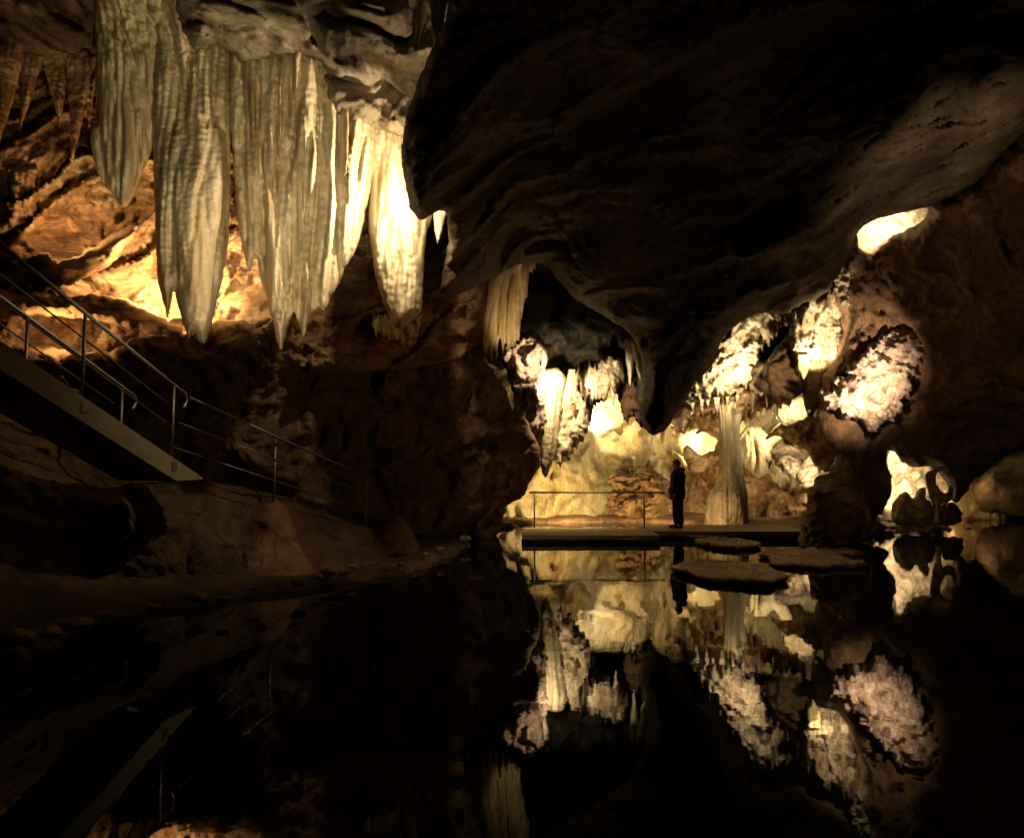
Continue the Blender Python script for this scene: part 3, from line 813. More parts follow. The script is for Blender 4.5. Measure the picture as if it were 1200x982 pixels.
thing_shell('rock_outcrop', 'ragged white crest beside the small glaring pocket at the foot of the right wall', 'rock',
            [shell([(936, 548), (948, 530), (956, 542), (966, 548), (962, 562), (954, 574), (942, 572), (934, 562)], [(936, 550, 19.9), (964, 550, 19.6)], T=.25, R=9, step=1.4, grain=50, edge=(2.5, 6),
                   specs=[('billow', .15, .3), ('fbm', .05, .09)])], M['crust'])
thing_shell('hanging_rock', 'brown rock bridge between the olive pendant and the small lit pockets', 'rock',
            [shell([(915, 498), (935, 496), (952, 486), (965, 500), (978, 530), (972, 552), (955, 545), (945, 528), (930, 522), (918, 512), (895, 516), (905, 504)], [(900, 512, 19.0), (960, 500, 17.4), (970, 545, 17.2)],
                   T=.4, R=14, step=1.6, grain=30, edge=(2.5, 8), specs=[('billow', .22, .5), ('ridge', .12, .25), ('fbm', .05, .1)])], M['stained'])

# low rocks of the lit niche at the right
thing_shell('boulder', 'angular tan boulder filling the lower half of the glaring niche', 'boulder',
            [shell([(1046, 612), (1046, 590), (1053, 580), (1062, 577), (1070, 583), (1077, 573), (1084, 571), (1085, 584), (1092, 590), (1094, 612), (1070, 618)], [(1046, 600, 17.6), (1094, 600, 17.8)], T=.5, R=16, step=1.5, grain=50, edge=(1.8, 10),
                   specs=[('billow', .2, .5), ('ridge', .1, .25), ('fbm', .04, .1)])], M['column'], origin='base')
thing_shell('rock_arch', 'thin pale arch of calcite curling down in front of the glaring niche', 'rock',
            [shell([(1084, 556), (1090, 552), (1098, 548), (1106, 546), (1108, 549), (1100, 553), (1096, 560), (1100, 572), (1108, 578), (1112, 570), (1114, 568), (1117, 574), (1116, 584), (1108, 590), (1098, 586), (1094, 592), (1090, 584), (1086, 570)],
                   [(1084, 556, 17.3), (1115, 580, 17.4)], T=.12, R=5, step=1.2, grain=0, edge=(.8, 6), specs=[('fbm', .03, .12)])], M['crust'])
thing_shell('stalagmite', 'thin orange calcite leg standing in the water edge below the pale arch', 'stalagmite',
            [shell([(1094, 582), (1101, 584), (1100, 600), (1102, 612), (1094, 612), (1096, 598)], [(1094, 590, 17.3), (1101, 590, 17.3)], T=.1, R=4, step=1.1, grain=88, edge=(.5, 6), specs=[('fbm', .02, .1)])], M['ochre_curtain'], origin='base')
thing_shell('boulder', 'dark lumpy boulder right of the orange leg at the water edge', 'boulder',
            [shell([(1101, 614), (1102, 594), (1110, 588), (1120, 590), (1127, 602), (1126, 612), (1112, 616)], [(1102, 600, 17.7), (1126, 600, 18.0)], T=.4, R=10, step=1.4, grain=40, edge=(2, 7), specs=[('billow', .2, .4), ('fbm', .05, .1)])], M['brown'], origin='base')
thing_shell('boulder', 'big dark layered rock block standing at the water edge below the right wall', 'boulder',
            [shell([(936, 640), (940, 615), (946, 590), (948, 572), (975, 566), (1000, 572), (1014, 585), (1030, 610), (1040, 618), (1020, 632), (985, 642), (955, 648)], [(936, 620, 15.2), (1000, 600, 14.2), (1038, 618, 15.2), (960, 645, 14.2)],
                   T=.8, R=26, step=1.9, grain=8, edge=(2.5, 9), specs=[('ledge', .3, .3, 3), ('billow', .25, .6), ('ridge', .12, .3), ('fbm', .05, .1)])], M['brown'], origin='base')

# layered outcrop in the back chamber
thing_shell('rock_outcrop', 'dark layered and cracked rock outcrop at the foot of the yellow wall behind the railing', 'rock',
            [shell([(714, 600), (712, 585), (718, 572), (712, 562), (716, 552), (728, 547), (745, 546), (762, 550), (776, 556), (784, 566), (782, 580), (790, 594), (780, 606), (745, 608)],
                   [(714, 600, 21.0), (745, 548, 21.5), (784, 590, 21.2)], T=.5, R=22, step=1.4, grain=4, edge=(3, 7), warp=.5,
                   specs=[('ledge', .42, .26, 2.2), ('billow', .22, .5, 2), ('pit', .3, .45, 2), ('ridge', .12, .2, 2), ('fbm', .05, .09)])], M['stained'], origin='base')

# bank boulders, left
thing_shell('boulder', 'tall brown mound on the near bank under the first low railing post', 'boulder',
            [shell([(262, 680), (270, 640), (282, 610), (296, 592), (318, 584), (336, 594), (346, 616), (356, 645), (372, 680), (320, 696)], [(262, 660, 10.6), (370, 660, 10.4), (320, 690, 9.9), (318, 590, 11.0)], T=.7, R=30, step=2.4, edge=(2, 16), grain=70,
                   specs=[('fbm', .22, .9), ('ridge', .08, .35), ('fbm', .03, .1)])], M['rust'], origin='base')
thing_shell('boulder', 'smooth orange brown dome of rock beside the lowest railing post', 'boulder',
            [shell([(424, 668), (428, 640), (436, 618), (448, 604), (462, 600), (476, 610), (488, 630), (498, 656), (470, 672)], [(424, 650, 12.8), (498, 650, 12.7), (460, 604, 13.1)], T=.7, R=26, step=2.2, edge=(1.5, 16), grain=70,
                   specs=[('fbm', .12, .9), ('ridge', .04, .35), ('fbm', .02, .1)])], M['rust'], origin='base')
thing_shell('boulder', 'low dark rounded boulder left of the tall brown mound', 'boulder',
            [shell([(196, 690), (205, 650), (222, 630), (245, 626), (262, 640), (274, 668), (262, 694)], [(200, 670, 9.8), (270, 670, 10.0)], T=.5, R=26, step=2.4, edge=(2, 14), specs=[('fbm', .15, .7), ('fbm', .03, .12)])], M['bank'], origin='base')
thing_shell('boulder', 'small flat pale stone on the bank edge left of the walkway', 'boulder',
            [shell([(530, 634), (533, 629), (538, 628), (543, 631), (545, 636), (537, 638)], [(535, 634, 15.6)], T=.15, R=5, step=1.1, edge=(.6, 5), specs=[('fbm', .03, .1)])], M['crust'], origin='base')


rng = random.Random(11)
ORD = 'first second third fourth fifth sixth seventh eighth ninth tenth eleventh twelfth thirteenth fourteenth fifteenth sixteenth seventeenth eighteenth'.split()
GD = 'fringe of small drips under the lit vault rocks'
for (xa, xb, ya, yb, D, n_) in [(804, 872, 478, 470, 18.5, 6), (790, 812, 500, 480, 19.5, 3), (868, 905, 470, 466, 18.4, 3), (640, 690, 478, 486, 16.6, 4)]:
    for k in range(n_):
        t = (k + rng.uniform(.1, .9)) / n_
        x = xa + (xb - xa) * t; y = ya + (yb - ya) * t
        hw = rng.uniform(1.6, 3.2); ln = rng.uniform(10, 24)
        if xa == 640:
            lab, gg = ORD[k] + ' thin drip from the left on the hanging rocks in the middle of the cave', 'thin drips on the hanging rocks in the middle'
        else:
            lab, gg = {804: ORD[k] + ' small drip from the left in the fringe directly above the great column', 790: ORD[k] + ' small drip from the left beside the dark vault tip, near the column',
                       868: ORD[k] + ' small drip from the left in the fringe right of the column top'}[xa], GD
        thing_shell('stalactite', lab, 'stalactite', [spike(x - hw, x + hw, y - 8, x + rng.uniform(-1, 1), y - 8 + ln, D, step=1.0, power=1.4)], M['stained' if rng.random() < .4 else 'crust'], gg)


def stone(px, py, r, z, mat, lab, group):
    x, y = onwater(px, py, z)
    bmq = bmesh.new()
    bmesh.ops.create_icosphere(bmq, subdivisions=3, radius=1)
    V = np.array([v.co[:] for v in bmq.verts]); F = np.array([[v.index for v in f.verts] for f in bmq.faces])
    bmq.free()
    sd = rng.uniform(0, 90)
    V = V * (1 + .35 * perlin(V * 1.2 + sd)[:, None] + .12 * perlin(V * 3.4 + sd)[:, None])
    V = V * np.array([r * rng.uniform(.8, 1.3), r * rng.uniform(.8, 1.2), r * rng.uniform(.4, .7)]) + np.array([x, y, z + r * .15])
    tag(mesh_obj('stone', [(V, F)], mat, origin='base'), lab, 'stone', group)


for i_, (px, py, r) in enumerate([(545, 632, .10), (516, 645, .09), (498, 650, .06), (470, 662, .07), (455, 668, .05), (402, 672, .09), (388, 670, .12), (372, 676, .06), (412, 664, .07), (350, 684, .08), (300, 690, .05), (262, 702, .07),
                  (230, 700, .11), (180, 712, .06), (120, 722, .10), (90, 735, .14), (60, 742, .09), (20, 750, .12)][::-1]):
    stone(px, py, r, .19, M['pad'], ORD[i_] + ' small brown stone from the left along the near bank', 'loose stones on the near bank')
for i_, (px, py, r) in enumerate([(960, 641, .08), (985, 636, .12), (1000, 628, .09), (1012, 624, .06), (1030, 622, .10), (1045, 619, .07), (1062, 618, .06), (1080, 616, .12), (1110, 612, .10), (1135, 611, .06)]):
    stone(px, py, r, .10, M['pink'], ORD[i_] + ' small pale stone from the left at the foot of the right wall', 'loose stones at the foot of the right wall')


# ================================================================== COLUMN (turned about its own axis)
def lathe(cx, cy, prof, n=96, flute=(.08, 5), seed=0.0, lean=(0, 0)):
    P = np.array(prof, float)
    zz = np.linspace(P[0, 0], P[-1, 0], 110)
    rr = np.interp(zz, P[:, 0], P[:, 1])
    th = np.arange(n) / n * 2 * math.pi
    Z, T_ = np.meshgrid(zz, th, indexing='ij')
    Rr = np.repeat(rr[:, None], n, 1)
    q = np.stack([np.cos(T_).ravel() * flute[1], np.sin(T_).ravel() * flute[1], Z.ravel() * .35 + seed], -1)
    f1 = np.abs(perlin(q)).reshape(Z.shape)
    q2 = np.stack([np.cos(T_).ravel() * 1.6, np.sin(T_).ravel() * 1.6, Z.ravel() * 1.4 + seed], -1)
    q3 = np.stack([np.cos(T_).ravel() * 5, np.sin(T_).ravel() * 5, Z.ravel() * 8 + seed], -1)
    Rr = Rr * (1 + flute[0] * 3 * (f1 - .25) + .16 * perlin(q2).reshape(Z.shape) + .05 * perlin(q3).reshape(Z.shape))
    k = (Z - zz[0]) / (zz[-1] - zz[0])
    V = np.stack([cx + lean[0] * k + Rr * np.cos(T_), cy + lean[1] * k + Rr * np.sin(T_), Z], -1).reshape(-1, 3)
    i = np.arange(len(zz) - 1)[:, None] * n; j = np.arange(n)[None]; j2 = (j + 1) % n
    F = np.stack([i + j, i + j2, i + n + j2, i + n + j], -1).reshape(-1, 4)
    return V, F


cxy = proj(853, 600, 19.6)
tag(mesh_obj('cave_column', [lathe(cxy[0] - .02, 19.6, [(0.0, .60), (.2, .58), (.5, .54), (.85, .52), (1.0, .46), (1.12, .37), (1.3, .28), (1.6, .23), (2.2, .21), (3.0, .21), (3.6, .26)], flute=(.06, 6), lean=(.05, 0)),
                             lathe(cxy[0] + .30, 19.72, [(0.0, .30), (.9, .30), (1.3, .24), (2.0, .17), (2.6, .12), (3.2, .16)], n=64, flute=(.07, 4), seed=4.0)], M['column'], origin='base'),
    'tall grey green calcite column with a flared foot, right of the standing person', 'column')


# ================================================================== STEPPING STONES
def pad(px, py, rx, ry, thick, lab, seed, ztop=.085, jag=.2, top_rim=.015):
    cx_, cy_ = onwater(px, py, ztop)
    n, m_ = 180, 22
    th = np.arange(n) / n * 2 * math.pi
    c, s = np.cos(th), np.sin(th)
    q = np.stack([c * 1.3, s * 1.3, 0 * c + seed], -1)
    q2 = np.stack([c * 4, s * 4, 0 * c + seed + 4], -1)
    base = 1 + 1.2 * jag * perlin(q) + jag * .5 * perlin(q2)
    rows = []
    # rings from centre of the top out to the rim, down the side, under to the foot
    for k in range(40):
        r = (k + .02) / 39 * .97
        rows.append((r, ztop + (top_rim if k > 35 else 0), 1))
    rows += [(1.0, ztop + .003, 0), (1.01, ztop - .02, 0), (.99, ztop - .05, 0), (.94, ztop - .08, 0), (.8, ztop - .14, 0), (.6, ztop - .22, 0), (.45, -.5, 0)]
    V = []
    for r, z, top in rows:
        x = cx_ + rx * r * c * base; y = cy_ + ry * r * s * base
        Z = np.full(n, z)
        pq = np.stack([x, y, 0 * x + seed], -1)
        Z = Z + (.022 * perlin(pq * 3) + .018 * perlin(pq * 9) + .014 * perlin(pq * 21)) * (1 if top else .4)
        V.append(np.stack([x, y, Z], -1))
    V = np.concatenate(V)
    R_ = len(rows)
    i = np.arange(R_ - 1)[:, None] * n; j = np.arange(n)[None]; j2 = (j + 1) % n
    F = np.stack([i + j, i + n + j, i + n + j2, i + j2], -1).reshape(-1, 4)
    o = mesh_obj('stepping_stone', [(V, F)], M['pad'], origin='top')
    return tag(o, lab, 'stepping stone', 'calcite stepping stones in the pool')


pad(852, 667, .80, 1.10, .15, 'largest round stepping stone, nearest in the pool', 1.0)
pad(853, 635, .62, .85, .15, 'oval pebble topped stepping stone in the middle of the row', 2.0)
pad(826, 626.5, .50, .65, .15, 'small stepping stone just below the walkway where the person stands', 3.0, ztop=.08)
pad(945, 653, .80, 1.15, .15, 'ragged stepping stone with a torn right edge beside the largest one', 4.0, jag=.36, ztop=.075)
pad(975, 645, .55, .5, .12, 'low ragged slab reaching to the right bank', 5.0, jag=.4, ztop=.05)


# ================================================================== helpers for made things
def boxpiece(x0, x1, y0, y1, z0, z1):
    V = np.array([(x, y, z) for x in (x0, x1) for y in (y0, y1) for z in (z0, z1)], float)
    F = np.array([(0, 1, 3, 2), (4, 6, 7, 5), (0, 4, 5, 1), (2, 3, 7, 6), (0, 2, 6, 4), (1, 5, 7, 3)])
    return V, F


def tubepiece(pts, r, n=10):
    P = [Vector(p) for p in pts]
    V = []
    up = Vector((0, 0, 1))
    for i, p in enumerate(P):
        d = (P[min(i + 1, len(P) - 1)] - P[max(i - 1, 0)]).normalized()
        u = d.cross(up if abs(d.z) < .95 else Vector((1, 0, 0))).normalized(); v = d.cross(u).normalized()
        for k in range(n):
            a = 2 * math.pi * k / n
            V.append(p + (u * math.cos(a) + v * math.sin(a)) * r)
    F = []
    for i in range(len(P) - 1):
        for k in range(n):
            F.append((i * n + k, i * n + (k + 1) % n, (i + 1) * n + (k + 1) % n, (i + 1) * n + k))
    a = len(V); V.append(P[0]); V.append(P[-1])
    for k in range(0, n):
        F.append((a, (k + 1) % n, k, k)); F.append((a + 1, (len(P) - 1) * n + k, (len(P) - 1) * n + (k + 1) % n, (len(P) - 1) * n + (k + 1) % n))
    return np.array([tuple(v) for v in V]), np.array(F)


def part(name, pieces, mat, parent, smooth=False, label=None):
    bmq = bmesh.new()
    for V, F in pieces:
        vs_ = [bmq.verts.new(tuple(v)) for v in V]
        for f in F:
            ids = []
            for i in f:
                if i not in ids: ids.append(i)
            try: bmq.faces.new([vs_[i] for i in ids])
            except ValueError: pass
    bmesh.ops.recalc_face_normals(bmq, faces=bmq.faces)
    me_ = bpy.data.meshes.new(name)
    bmq.to_mesh(me_); bmq.free()
    me_.materials.append(mat)
    if smooth:
        me_.polygons.foreach_set('use_smooth', [True] * len(me_.polygons))
    o = bpy.data.objects.new(name, me_)
    C.objects.link(o)
    if parent is not None:
        o.parent = parent
        o.matrix_parent_inverse.identity()
        me_.transform(__import__('mathutils').Matrix.Translation(-parent.location))
    if label: o['label'] = label
    return o


# ---- walkway over the pool
wk = empty('walkway', (1.6, 16.3, 0))
tag(wk, 'low walkway of two concrete slabs over the pool, carrying the person', 'walkway')
part('slab', [boxpiece(.23, 3.32, 15.45, 17.05, .085, .17)], M['deck'], wk, label='left slab with a dark front edge')
part('slab', [boxpiece(3.325, 7.1, 16.25, 18.1, .07, .18)], M['deck'], wk, label='right slab set back behind the first')
for x in (.45, 1.9, 3.1):
    part('pier', [boxpiece(x, x + .22, 15.75, 16.75, -1.15, .084)], M['deck'], wk)
for x in (4.2, 6.4):
    part('pier', [boxpiece(x, x + .22, 16.55, 17.75, -1.15, .069)], M['deck'], wk)


def zrail(D, py):
    return float(proj(600, py, D)[2])


# ---- walkway railing
rl = empty('railing', (.6, 16.9, .2))
tag(rl, 'thin steel railing along the low walkway, left of the person', 'railing')
zt = 1.07
part('handrail', [tubepiece([(.42, 16.9, zt), (3.75, 16.9, zt + .0)], .022)], M['steel'], rl, True)
part('post', [tubepiece([(.55, 16.9, .2), (.55, 16.9, zt)], .02)], M['steel'], rl, True)
part('post', [tubepiece([(3.25, 16.9, .2), (3.25, 16.9, zt)], .02)], M['steel'], rl, True)

# ---- stairs
P0 = np.array([-5.10, 6.8, 2.95]); P1 = np.array([-4.33, 9.6, 1.56])
d = P1 - P0; run = math.hypot(d[0], d[1]); dh = np.array([d[0], d[1], 0]) / run
nl = np.array([-dh[1], dh[0], 0])            # towards the stair's left (away from the pool)
P0 = P0 - d * .9                              # continues out of the picture
d = P1 - P0; run = math.hypot(d[0], d[1])
stt = empty('staircase', tuple(P1 - np.array([0, 0, .35])))
tag(stt, 'concrete staircase climbing out of the left picture edge above the bank', 'stairs')
WID = .95


def stringer(off, wd_):
    a = P0 + nl * off; b = P1 + nl * off
    slope = d[2] / run
    th_ = .27
    pts = [a, b, b + np.array([-dh[0] * 0, 0, 0]) - dh * 0.0 + np.array([0, 0, -.02]), b - dh * .55 + np.array([0, 0, -.02 + 0]), a + np.array([0, 0, -th_ - .02])]
    pts[3] = b - dh * .50 + np.array([0, 0, -.035]);
    V = [p for p in pts] + [p + nl * wd_ for p in pts]
    n = len(pts)
    bmq_F = [list(range(n)), [n + i for i in range(n)][::-1]] + [[i, (i + 1) % n, n + (i + 1) % n, n + i] for i in range(n)]
    return V, bmq_F


for off in (0, WID - .12):
    V, F = stringer(off, .12)
    part('stringer', [(V, F)], M['concrete'], stt)
Vq = []
for e_ in (P0, P1 - dh * .50 + np.array([0, 0, .235])):
    for b_ in (.121, WID - .121):
        for z_ in (-.272, -.245):
            Vq.append(e_ + nl * b_ + np.array([0, 0, z_]))
part('soffit', [(Vq, [(0, 1, 3, 2), (4, 6, 7, 5), (0, 4, 5, 1), (2, 3, 7, 6), (0, 2, 6, 4), (1, 5, 7, 3)])], M['floor'], stt)
nst = 17
for k in range(nst):
    t0_ = (k + .15) / nst
    c0 = P0 + d * t0_ + nl * .121
    tr = .30
    V = []
    for a_ in (0, tr):
        for b_ in (0, WID - .242):
            for z_ in (-.16, -.12):
                V.append(c0 + dh * a_ + nl * b_ + np.array([0, 0, z_]))
    F = [(0, 1, 3, 2), (4, 6, 7, 5), (0, 4, 5, 1), (2, 3, 7, 6), (0, 2, 6, 4), (1, 5, 7, 3)]
    part('step', [(V, F)], M['concrete'], stt)


def stair_rail(off, D0, D1, pend, posts, lab):
    """handrail along the stair at sideways offset"""
    H = .98
    a = P0 + nl * (off); b = P1 - dh * .42 + nl * off
    kk = d[2] / run

    def at(s_, h):
        p = P0 + dh * s_ + nl * off
        return (p[0], p[1], P0[2] + kk * s_ + h)
    L_ = run - .42
    root = empty('stair_railing', at(L_, 0))
    tag(root, lab, 'railing', 'two railings of the concrete staircase')
    pts = [at(0, H), at(L_, H)]
    e = np.array(at(L_, H))
    for k in range(1, 8):                     # the end curls down and back
        a_ = k / 7 * math.pi * .9
        pts.append(tuple(e + dh * math.sin(a_) * .11 + np.array([0, 0, -.11 + .11 * math.cos(a_) - .02 * k / 7 - .0])))
    part('handrail', [tubepiece(pts, .024)], M['steel'], root, True)
    for h in (.42, .68):
        part('rail', [tubepiece([at(0, h), at(L_ - .25, h)], .011, 8)], M['steel'], root, True)
    for s_ in posts:
        po_ = part('post', [tubepiece([at(s_, -.12), at(s_, H)], .02)], M['steel'], root, True)
        q_ = np.array(at(s_, -.10))
        Vb_ = [q_ + dh * a_ + nl * b_ + np.array([0, 0, c_]) for a_ in (-.05, .05) for b_ in ((-.062, -.052) if off < .3 else (.052, .062)) for c_ in (-.06, .06)]
        part('bracket', [(Vb_, [(0, 1, 3, 2), (4, 6, 7, 5), (0, 4, 5, 1), (2, 3, 7, 6), (0, 2, 6, 4), (1, 5, 7, 3)])], M['steel'], root)
    return root


LL = run
stair_rail(.05, 0, 0, 0, [LL - .55, LL - 1.95, LL - 3.4, LL - 4.9], 'near stair railing with a curled handrail end, on the pool side of the stairs')
stair_rail(WID - .05, 0, 0, 0, [LL - .55, LL - 1.95, LL - 3.4, LL - 4.9], 'far stair railing with a curled handrail end, on the wall side of the stairs')

# ---- sloping path railing beyond the stairs
A = proj(222, 466, 9.75); Bp = proj(449, 568, 13.7)
pr = empty('path_railing', tuple(proj(428, 622, 13.4)))
tag(pr, 'long thin steel railing sloping down the bank from the foot of the stairs', 'railing')
part('handrail', [tubepiece([A, Bp], .022)], M['steel'], pr, True)
for (xa, ya, xb, yb) in ((209, 495, 430, 579), (200, 523, 430, 599)):
    part('rail', [tubepiece([proj(xa, ya, 9.7), proj(xb, yb, 13.4)], .011, 8)], M['steel'], pr, True)
for (xb, yb, xt, yt, D) in ((321, 583, 323, 515, 11.35), (428, 622, 430, 561, 13.4)):
    q0 = proj(xb, yb, D); q1 = proj(xt, yt, D)
    part('post', [tubepiece([q0 - np.array([0, 0, .25]), q1], .02)], M['steel'], pr, True)
# ================================================================== THE PERSON
M['cloth'] = plain_mat('dark_coat_cloth', (.012, .010, .009), .95, noise=.25, scale=25, bump=.2)
M['trouser'] = plain_mat('dark_trouser_cloth', (.010, .009, .011), .95, noise=.2, scale=25, bump=.2)
M['skin'] = plain_mat('skin', (.30, .17, .11), .5, noise=.06)
M['hair'] = plain_mat('dark_hair', (.018, .012, .008), .6, noise=.3, scale=60)
M['shoe'] = plain_mat('dark_shoe_leather', (.02, .016, .014), .45)

feet = proj(795, 617, 16.95)
pz = .2
pe = empty('person', (float(feet[0]), 16.95, pz))
tag(pe, 'person in dark hooded coat and dark trousers standing on the low walkway', 'person')


def skin_obj(name, verts, edges, radii, mat, parent, root=0, sub=2, yaw=0.0):
    me_ = bpy.data.meshes.new(name)
    c_, s_ = math.cos(yaw), math.sin(yaw)
    vv = [(x * c_ - y * s_, x * s_ + y * c_, z) for x, y, z in verts]
    me_.from_pydata(vv, edges, [])
    me_.materials.append(mat)
    ob = bpy.data.objects.new(name, me_)
    C.objects.link(ob)
    ob.parent = parent
    md = ob.modifiers.new('skin', 'SKIN')
    lay = me_.skin_vertices[0] if len(me_.skin_vertices) else None
    if lay is None:
        bmq = bmesh.new(); bmq.from_mesh(me_); bmq.verts.layers.skin.verify(); bmq.to_mesh(me_); bmq.free()
        lay = me_.skin_vertices[0]
    for i, r in enumerate(radii):
        lay.data[i].radius = r if isinstance(r, tuple) else (r, r)
        lay.data[i].use_root = (i == root)
    md.use_smooth_shade = True
    ss = ob.modifiers.new('sub', 'SUBSURF'); ss.levels = sub; ss.render_levels = sub
    return ob


YAW = math.radians(198)   # body faces the left of the picture, turned a little away
# local frame: +x forward, +y the body's left, z up. Standing height 1.66 m
Vb = [(0, 0, .90), (.0, 0, 1.05), (.0, 0, 1.22), (-.005, 0, 1.34), (.01, 0, 1.42), (.025, 0, 1.47), (.03, 0, 1.545), (.035, 0, 1.61)]
Rb = [(.13, .11), (.12, .10), (.14, .11), (.12, .10), (.055, .055), (.058, .06), (.082, .092), (.060, .072)]
Eb = [(i, i + 1) for i in range(7)]


def chain(start, pts):
    k = start
    for p, r in pts:
        Vb.append(p); Rb.append(r); Eb.append((k, len(Vb) - 1)); k = len(Vb) - 1
    return k


for sy in (1, -1):
    kn_ = chain(0, [((.0, sy * .085, .84), .088), ((.01, sy * .09, .62), .068), ((.015, sy * .09, .46), .056), ((-.01, sy * .09, .30), .050), ((-.02, sy * .09, .08), .036), ((.03, sy * .095, .035), .034), ((.12, sy * .10, .025), .028)])
    wr = chain(3, [((-.005, sy * .17, 1.325), .058), ((.0, sy * .20, 1.20), .046), ((.0, sy * .215, 1.06), .038), ((.09, sy * .18, .92), .032), ((.15, sy * .12, .83), .024)])
    pm = chain(wr, [((.175, sy * .10, .79), .026)])
    for f in range(4):
        ox = -.014 + f * .010
        ln = (.034, .040, .038, .030)[f]
        chain(pm, [((.180 + ox, sy * (.095 - .004 * f), .755), .0095), ((.186 + ox, sy * (.090 - .004 * f), .755 - ln), .0085), ((.178 + ox, sy * (.080 - .004 * f), .755 - ln * 1.7), .0075)])
    chain(wr, [((.178, sy * .085, .80), .011), ((.192, sy * .070, .775), .010), ((.194, sy * .062, .750), .0085)])
skin_obj('body', Vb, Eb, Rb, M['skin'], pe, 0, 2, YAW)


def loft(name, rings, mat, parent, n=36, noise=.012, seed=0., yaw=YAW, cap=True):
    """rings: (cx, cy, z, rx, ry)"""
    R_ = np.array(rings, float)
    k = np.linspace(0, len(R_) - 1, (len(R_) - 1) * 4 + 1)
    Rr = np.stack([np.interp(k, np.arange(len(R_)), R_[:, i]) for i in range(5)], -1)
    th = np.arange(n) / n * 2 * math.pi
    V = []
    for cx_, cy_, z, rx, ry in Rr:
        x = cx_ + rx * np.cos(th); y = cy_ + ry * np.sin(th)
        q = np.stack([np.cos(th) * 2.2, np.sin(th) * 2.2, np.full(n, z * 3 + seed)], -1)
        w_ = 1 + noise / max(rx, .03) * perlin(q)
        V.append(np.stack([cx_ + (x - cx_) * w_, cy_ + (y - cy_) * w_, np.full(n, z)], -1))
    m_ = len(V)
    V = np.concatenate(V)
    F = [(i * n + j, i * n + (j + 1) % n, (i + 1) * n + (j + 1) % n, (i + 1) * n + j) for i in range(m_ - 1) for j in range(n)]
    if cap:
        F.append(tuple(range(n))[::-1]); F.append(tuple((m_ - 1) * n + j for j in range(n)))
    c_, s_ = math.cos(yaw), math.sin(yaw)
    V = np.stack([V[:, 0] * c_ - V[:, 1] * s_, V[:, 0] * s_ + V[:, 1] * c_, V[:, 2]], -1)
    me_ = bpy.data.meshes.new(name)
    me_.from_pydata([tuple(v) for v in V], [], F)
    me_.materials.append(mat)
    me_.polygons.foreach_set('use_smooth', [True] * len(me_.polygons))
    ob = bpy.data.objects.new(name, me_); C.objects.link(ob); ob.parent = parent
    return ob


# coat: hem over the hips, wide back, shoulders
loft('coat', [(-.005, 0, .70, .155, .19), (-.005, 0, .76, .165, .20), (-.01, 0, .92, .16, .195), (-.015, 0, 1.06, .155, .185), (-.02, 0, 1.20, .17, .20), (-.02, 0, 1.30, .16, .215), (-.01, 0, 1.37, .125, .18), (.0, 0, 1.415, .085, .10), (.01, 0, 1.44, .07, .075)],
     M['cloth'], pe, noise=.02)
for sy in (1, -1):
    skin_obj('sleeve', [(-.01, sy * .13, 1.335), (-.005, sy * .20, 1.27), (.0, sy * .225, 1.17), (.005, sy * .235, 1.05), (.06, sy * .205, .96), (.11, sy * .16, .88), (.15, sy * .125, .835)], [(i, i + 1) for i in range(6)],
             [.075, .078, .072, .066, .064, .056, .048], M['cloth'], pe, 0, 2, YAW)
# folded hood behind the neck
skin_obj('hood', [(.05, .085, 1.425), (-.03, .10, 1.44), (-.12, .06, 1.43), (-.15, 0, 1.42), (-.12, -.06, 1.43), (-.03, -.10, 1.44), (.05, -.085, 1.425)], [(i, i + 1) for i in range(6)],
         [.035, .045, .058, .066, .058, .045, .035], M['cloth'], pe, 3, 2, YAW)
Vt = [(0, 0, .88)]; Rt = [(.14, .13)]; Et = []
for sy in (1, -1):
    k0 = 0
    for p, r in [((0, sy * .085, .78), .105), ((.01, sy * .095, .55), .09), ((.01, sy * .10, .36), .082), ((-.01, sy * .10, .18), .083), ((-.01, sy * .10, .07), .085)]:
        Vt.append(p); Rt.append(r); Et.append((k0, len(Vt) - 1)); k0 = len(Vt) - 1
skin_obj('trousers', Vt, Et, Rt, M['trouser'], pe, 0, 2, YAW)
for sy in (1, -1):
    skin_obj('shoe', [(-.06, sy * .10, .045), (.03, sy * .105, .045), (.12, sy * .115, .034), (.19, sy * .12, .028)], [(0, 1), (1, 2), (2, 3)], [(.045, .045), (.046, .048), (.034, .044), (.026, .036)], M['shoe'], pe, 1, 2, YAW)
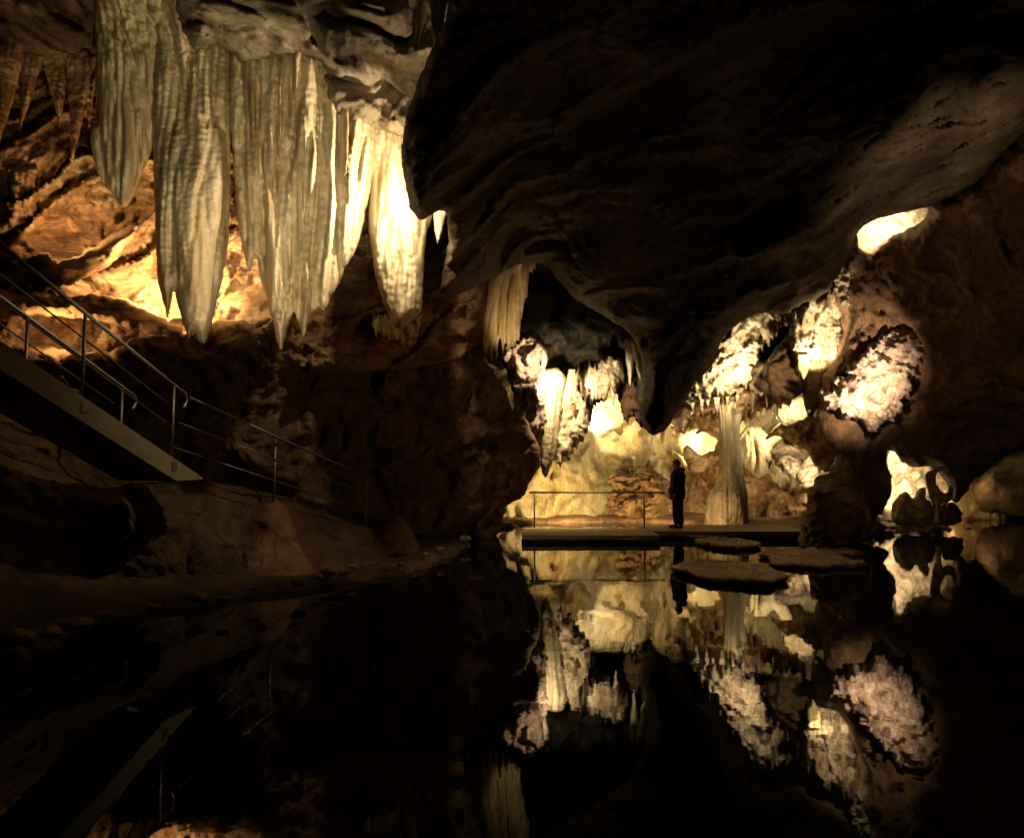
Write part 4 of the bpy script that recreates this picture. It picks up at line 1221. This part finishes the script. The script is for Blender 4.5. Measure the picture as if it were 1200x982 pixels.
# hair cap over the skull
def ball(cx_, cy_, cz, rx, ry, rz, keep=lambda p: True, seg=28, rings=18):
    V = []; F = []
    for i in range(rings + 1):
        a = math.pi * i / rings
        for j in range(seg):
            t = 2 * math.pi * j / seg
            V.append((cx_ + rx * math.sin(a) * math.cos(t), cy_ + ry * math.sin(a) * math.sin(t), cz + rz * math.cos(a)))
    for i in range(rings):
        for j in range(seg):
            f = (i * seg + j, (i + 1) * seg + j, (i + 1) * seg + (j + 1) % seg, i * seg + (j + 1) % seg)
            if keep(np.mean([V[k] for k in f], 0)): F.append(f)
    return V, F


def head_part(name, V, F, mat, sub=0):
    c_, s_ = math.cos(YAW), math.sin(YAW)
    me_ = bpy.data.meshes.new(name)
    me_.from_pydata([(x * c_ - y * s_, x * s_ + y * c_, z) for x, y, z in V], [], F)
    bmq = bmesh.new(); bmq.from_mesh(me_)
    bmesh.ops.remove_doubles(bmq, verts=bmq.verts, dist=1e-5)
    bmesh.ops.delete(bmq, geom=[v for v in bmq.verts if not v.link_faces], context='VERTS')
    bmq.to_mesh(me_); bmq.free()
    me_.materials.append(mat)
    me_.polygons.foreach_set('use_smooth', [True] * len(me_.polygons))
    ob = bpy.data.objects.new(name, me_); C.objects.link(ob); ob.parent = pe
    return ob


V, F = ball(.022, 0, 1.575, .103, .088, .112, keep=lambda p: p[2] > 1.60 or p[0] < .03 - (1.60 - p[2]) * .1)
head_part('hair', V, F, M['hair'])
# nose, ears, brow and lips as one face mesh; eyes apart
pcs = [ball(.128, 0, 1.545, .022, .014, .026, seg=12, rings=8), ball(.112, 0, 1.505, .014, .026, .010, seg=12, rings=8), ball(.03, .085, 1.55, .018, .010, .032, seg=12, rings=8), ball(.03, -.085, 1.55, .018, .010, .032, seg=12, rings=8)]
for nm, (v_, f_) in zip(('nose', 'mouth', 'ear', 'ear'), pcs):
    head_part(nm, list(v_), f_, M['skin'])
for sy in (1, -1):
    V, F = ball(.108, sy * .032, 1.568, .011, .012, .009, seg=12, rings=8)
    head_part('eye', V, F, M['hair'])
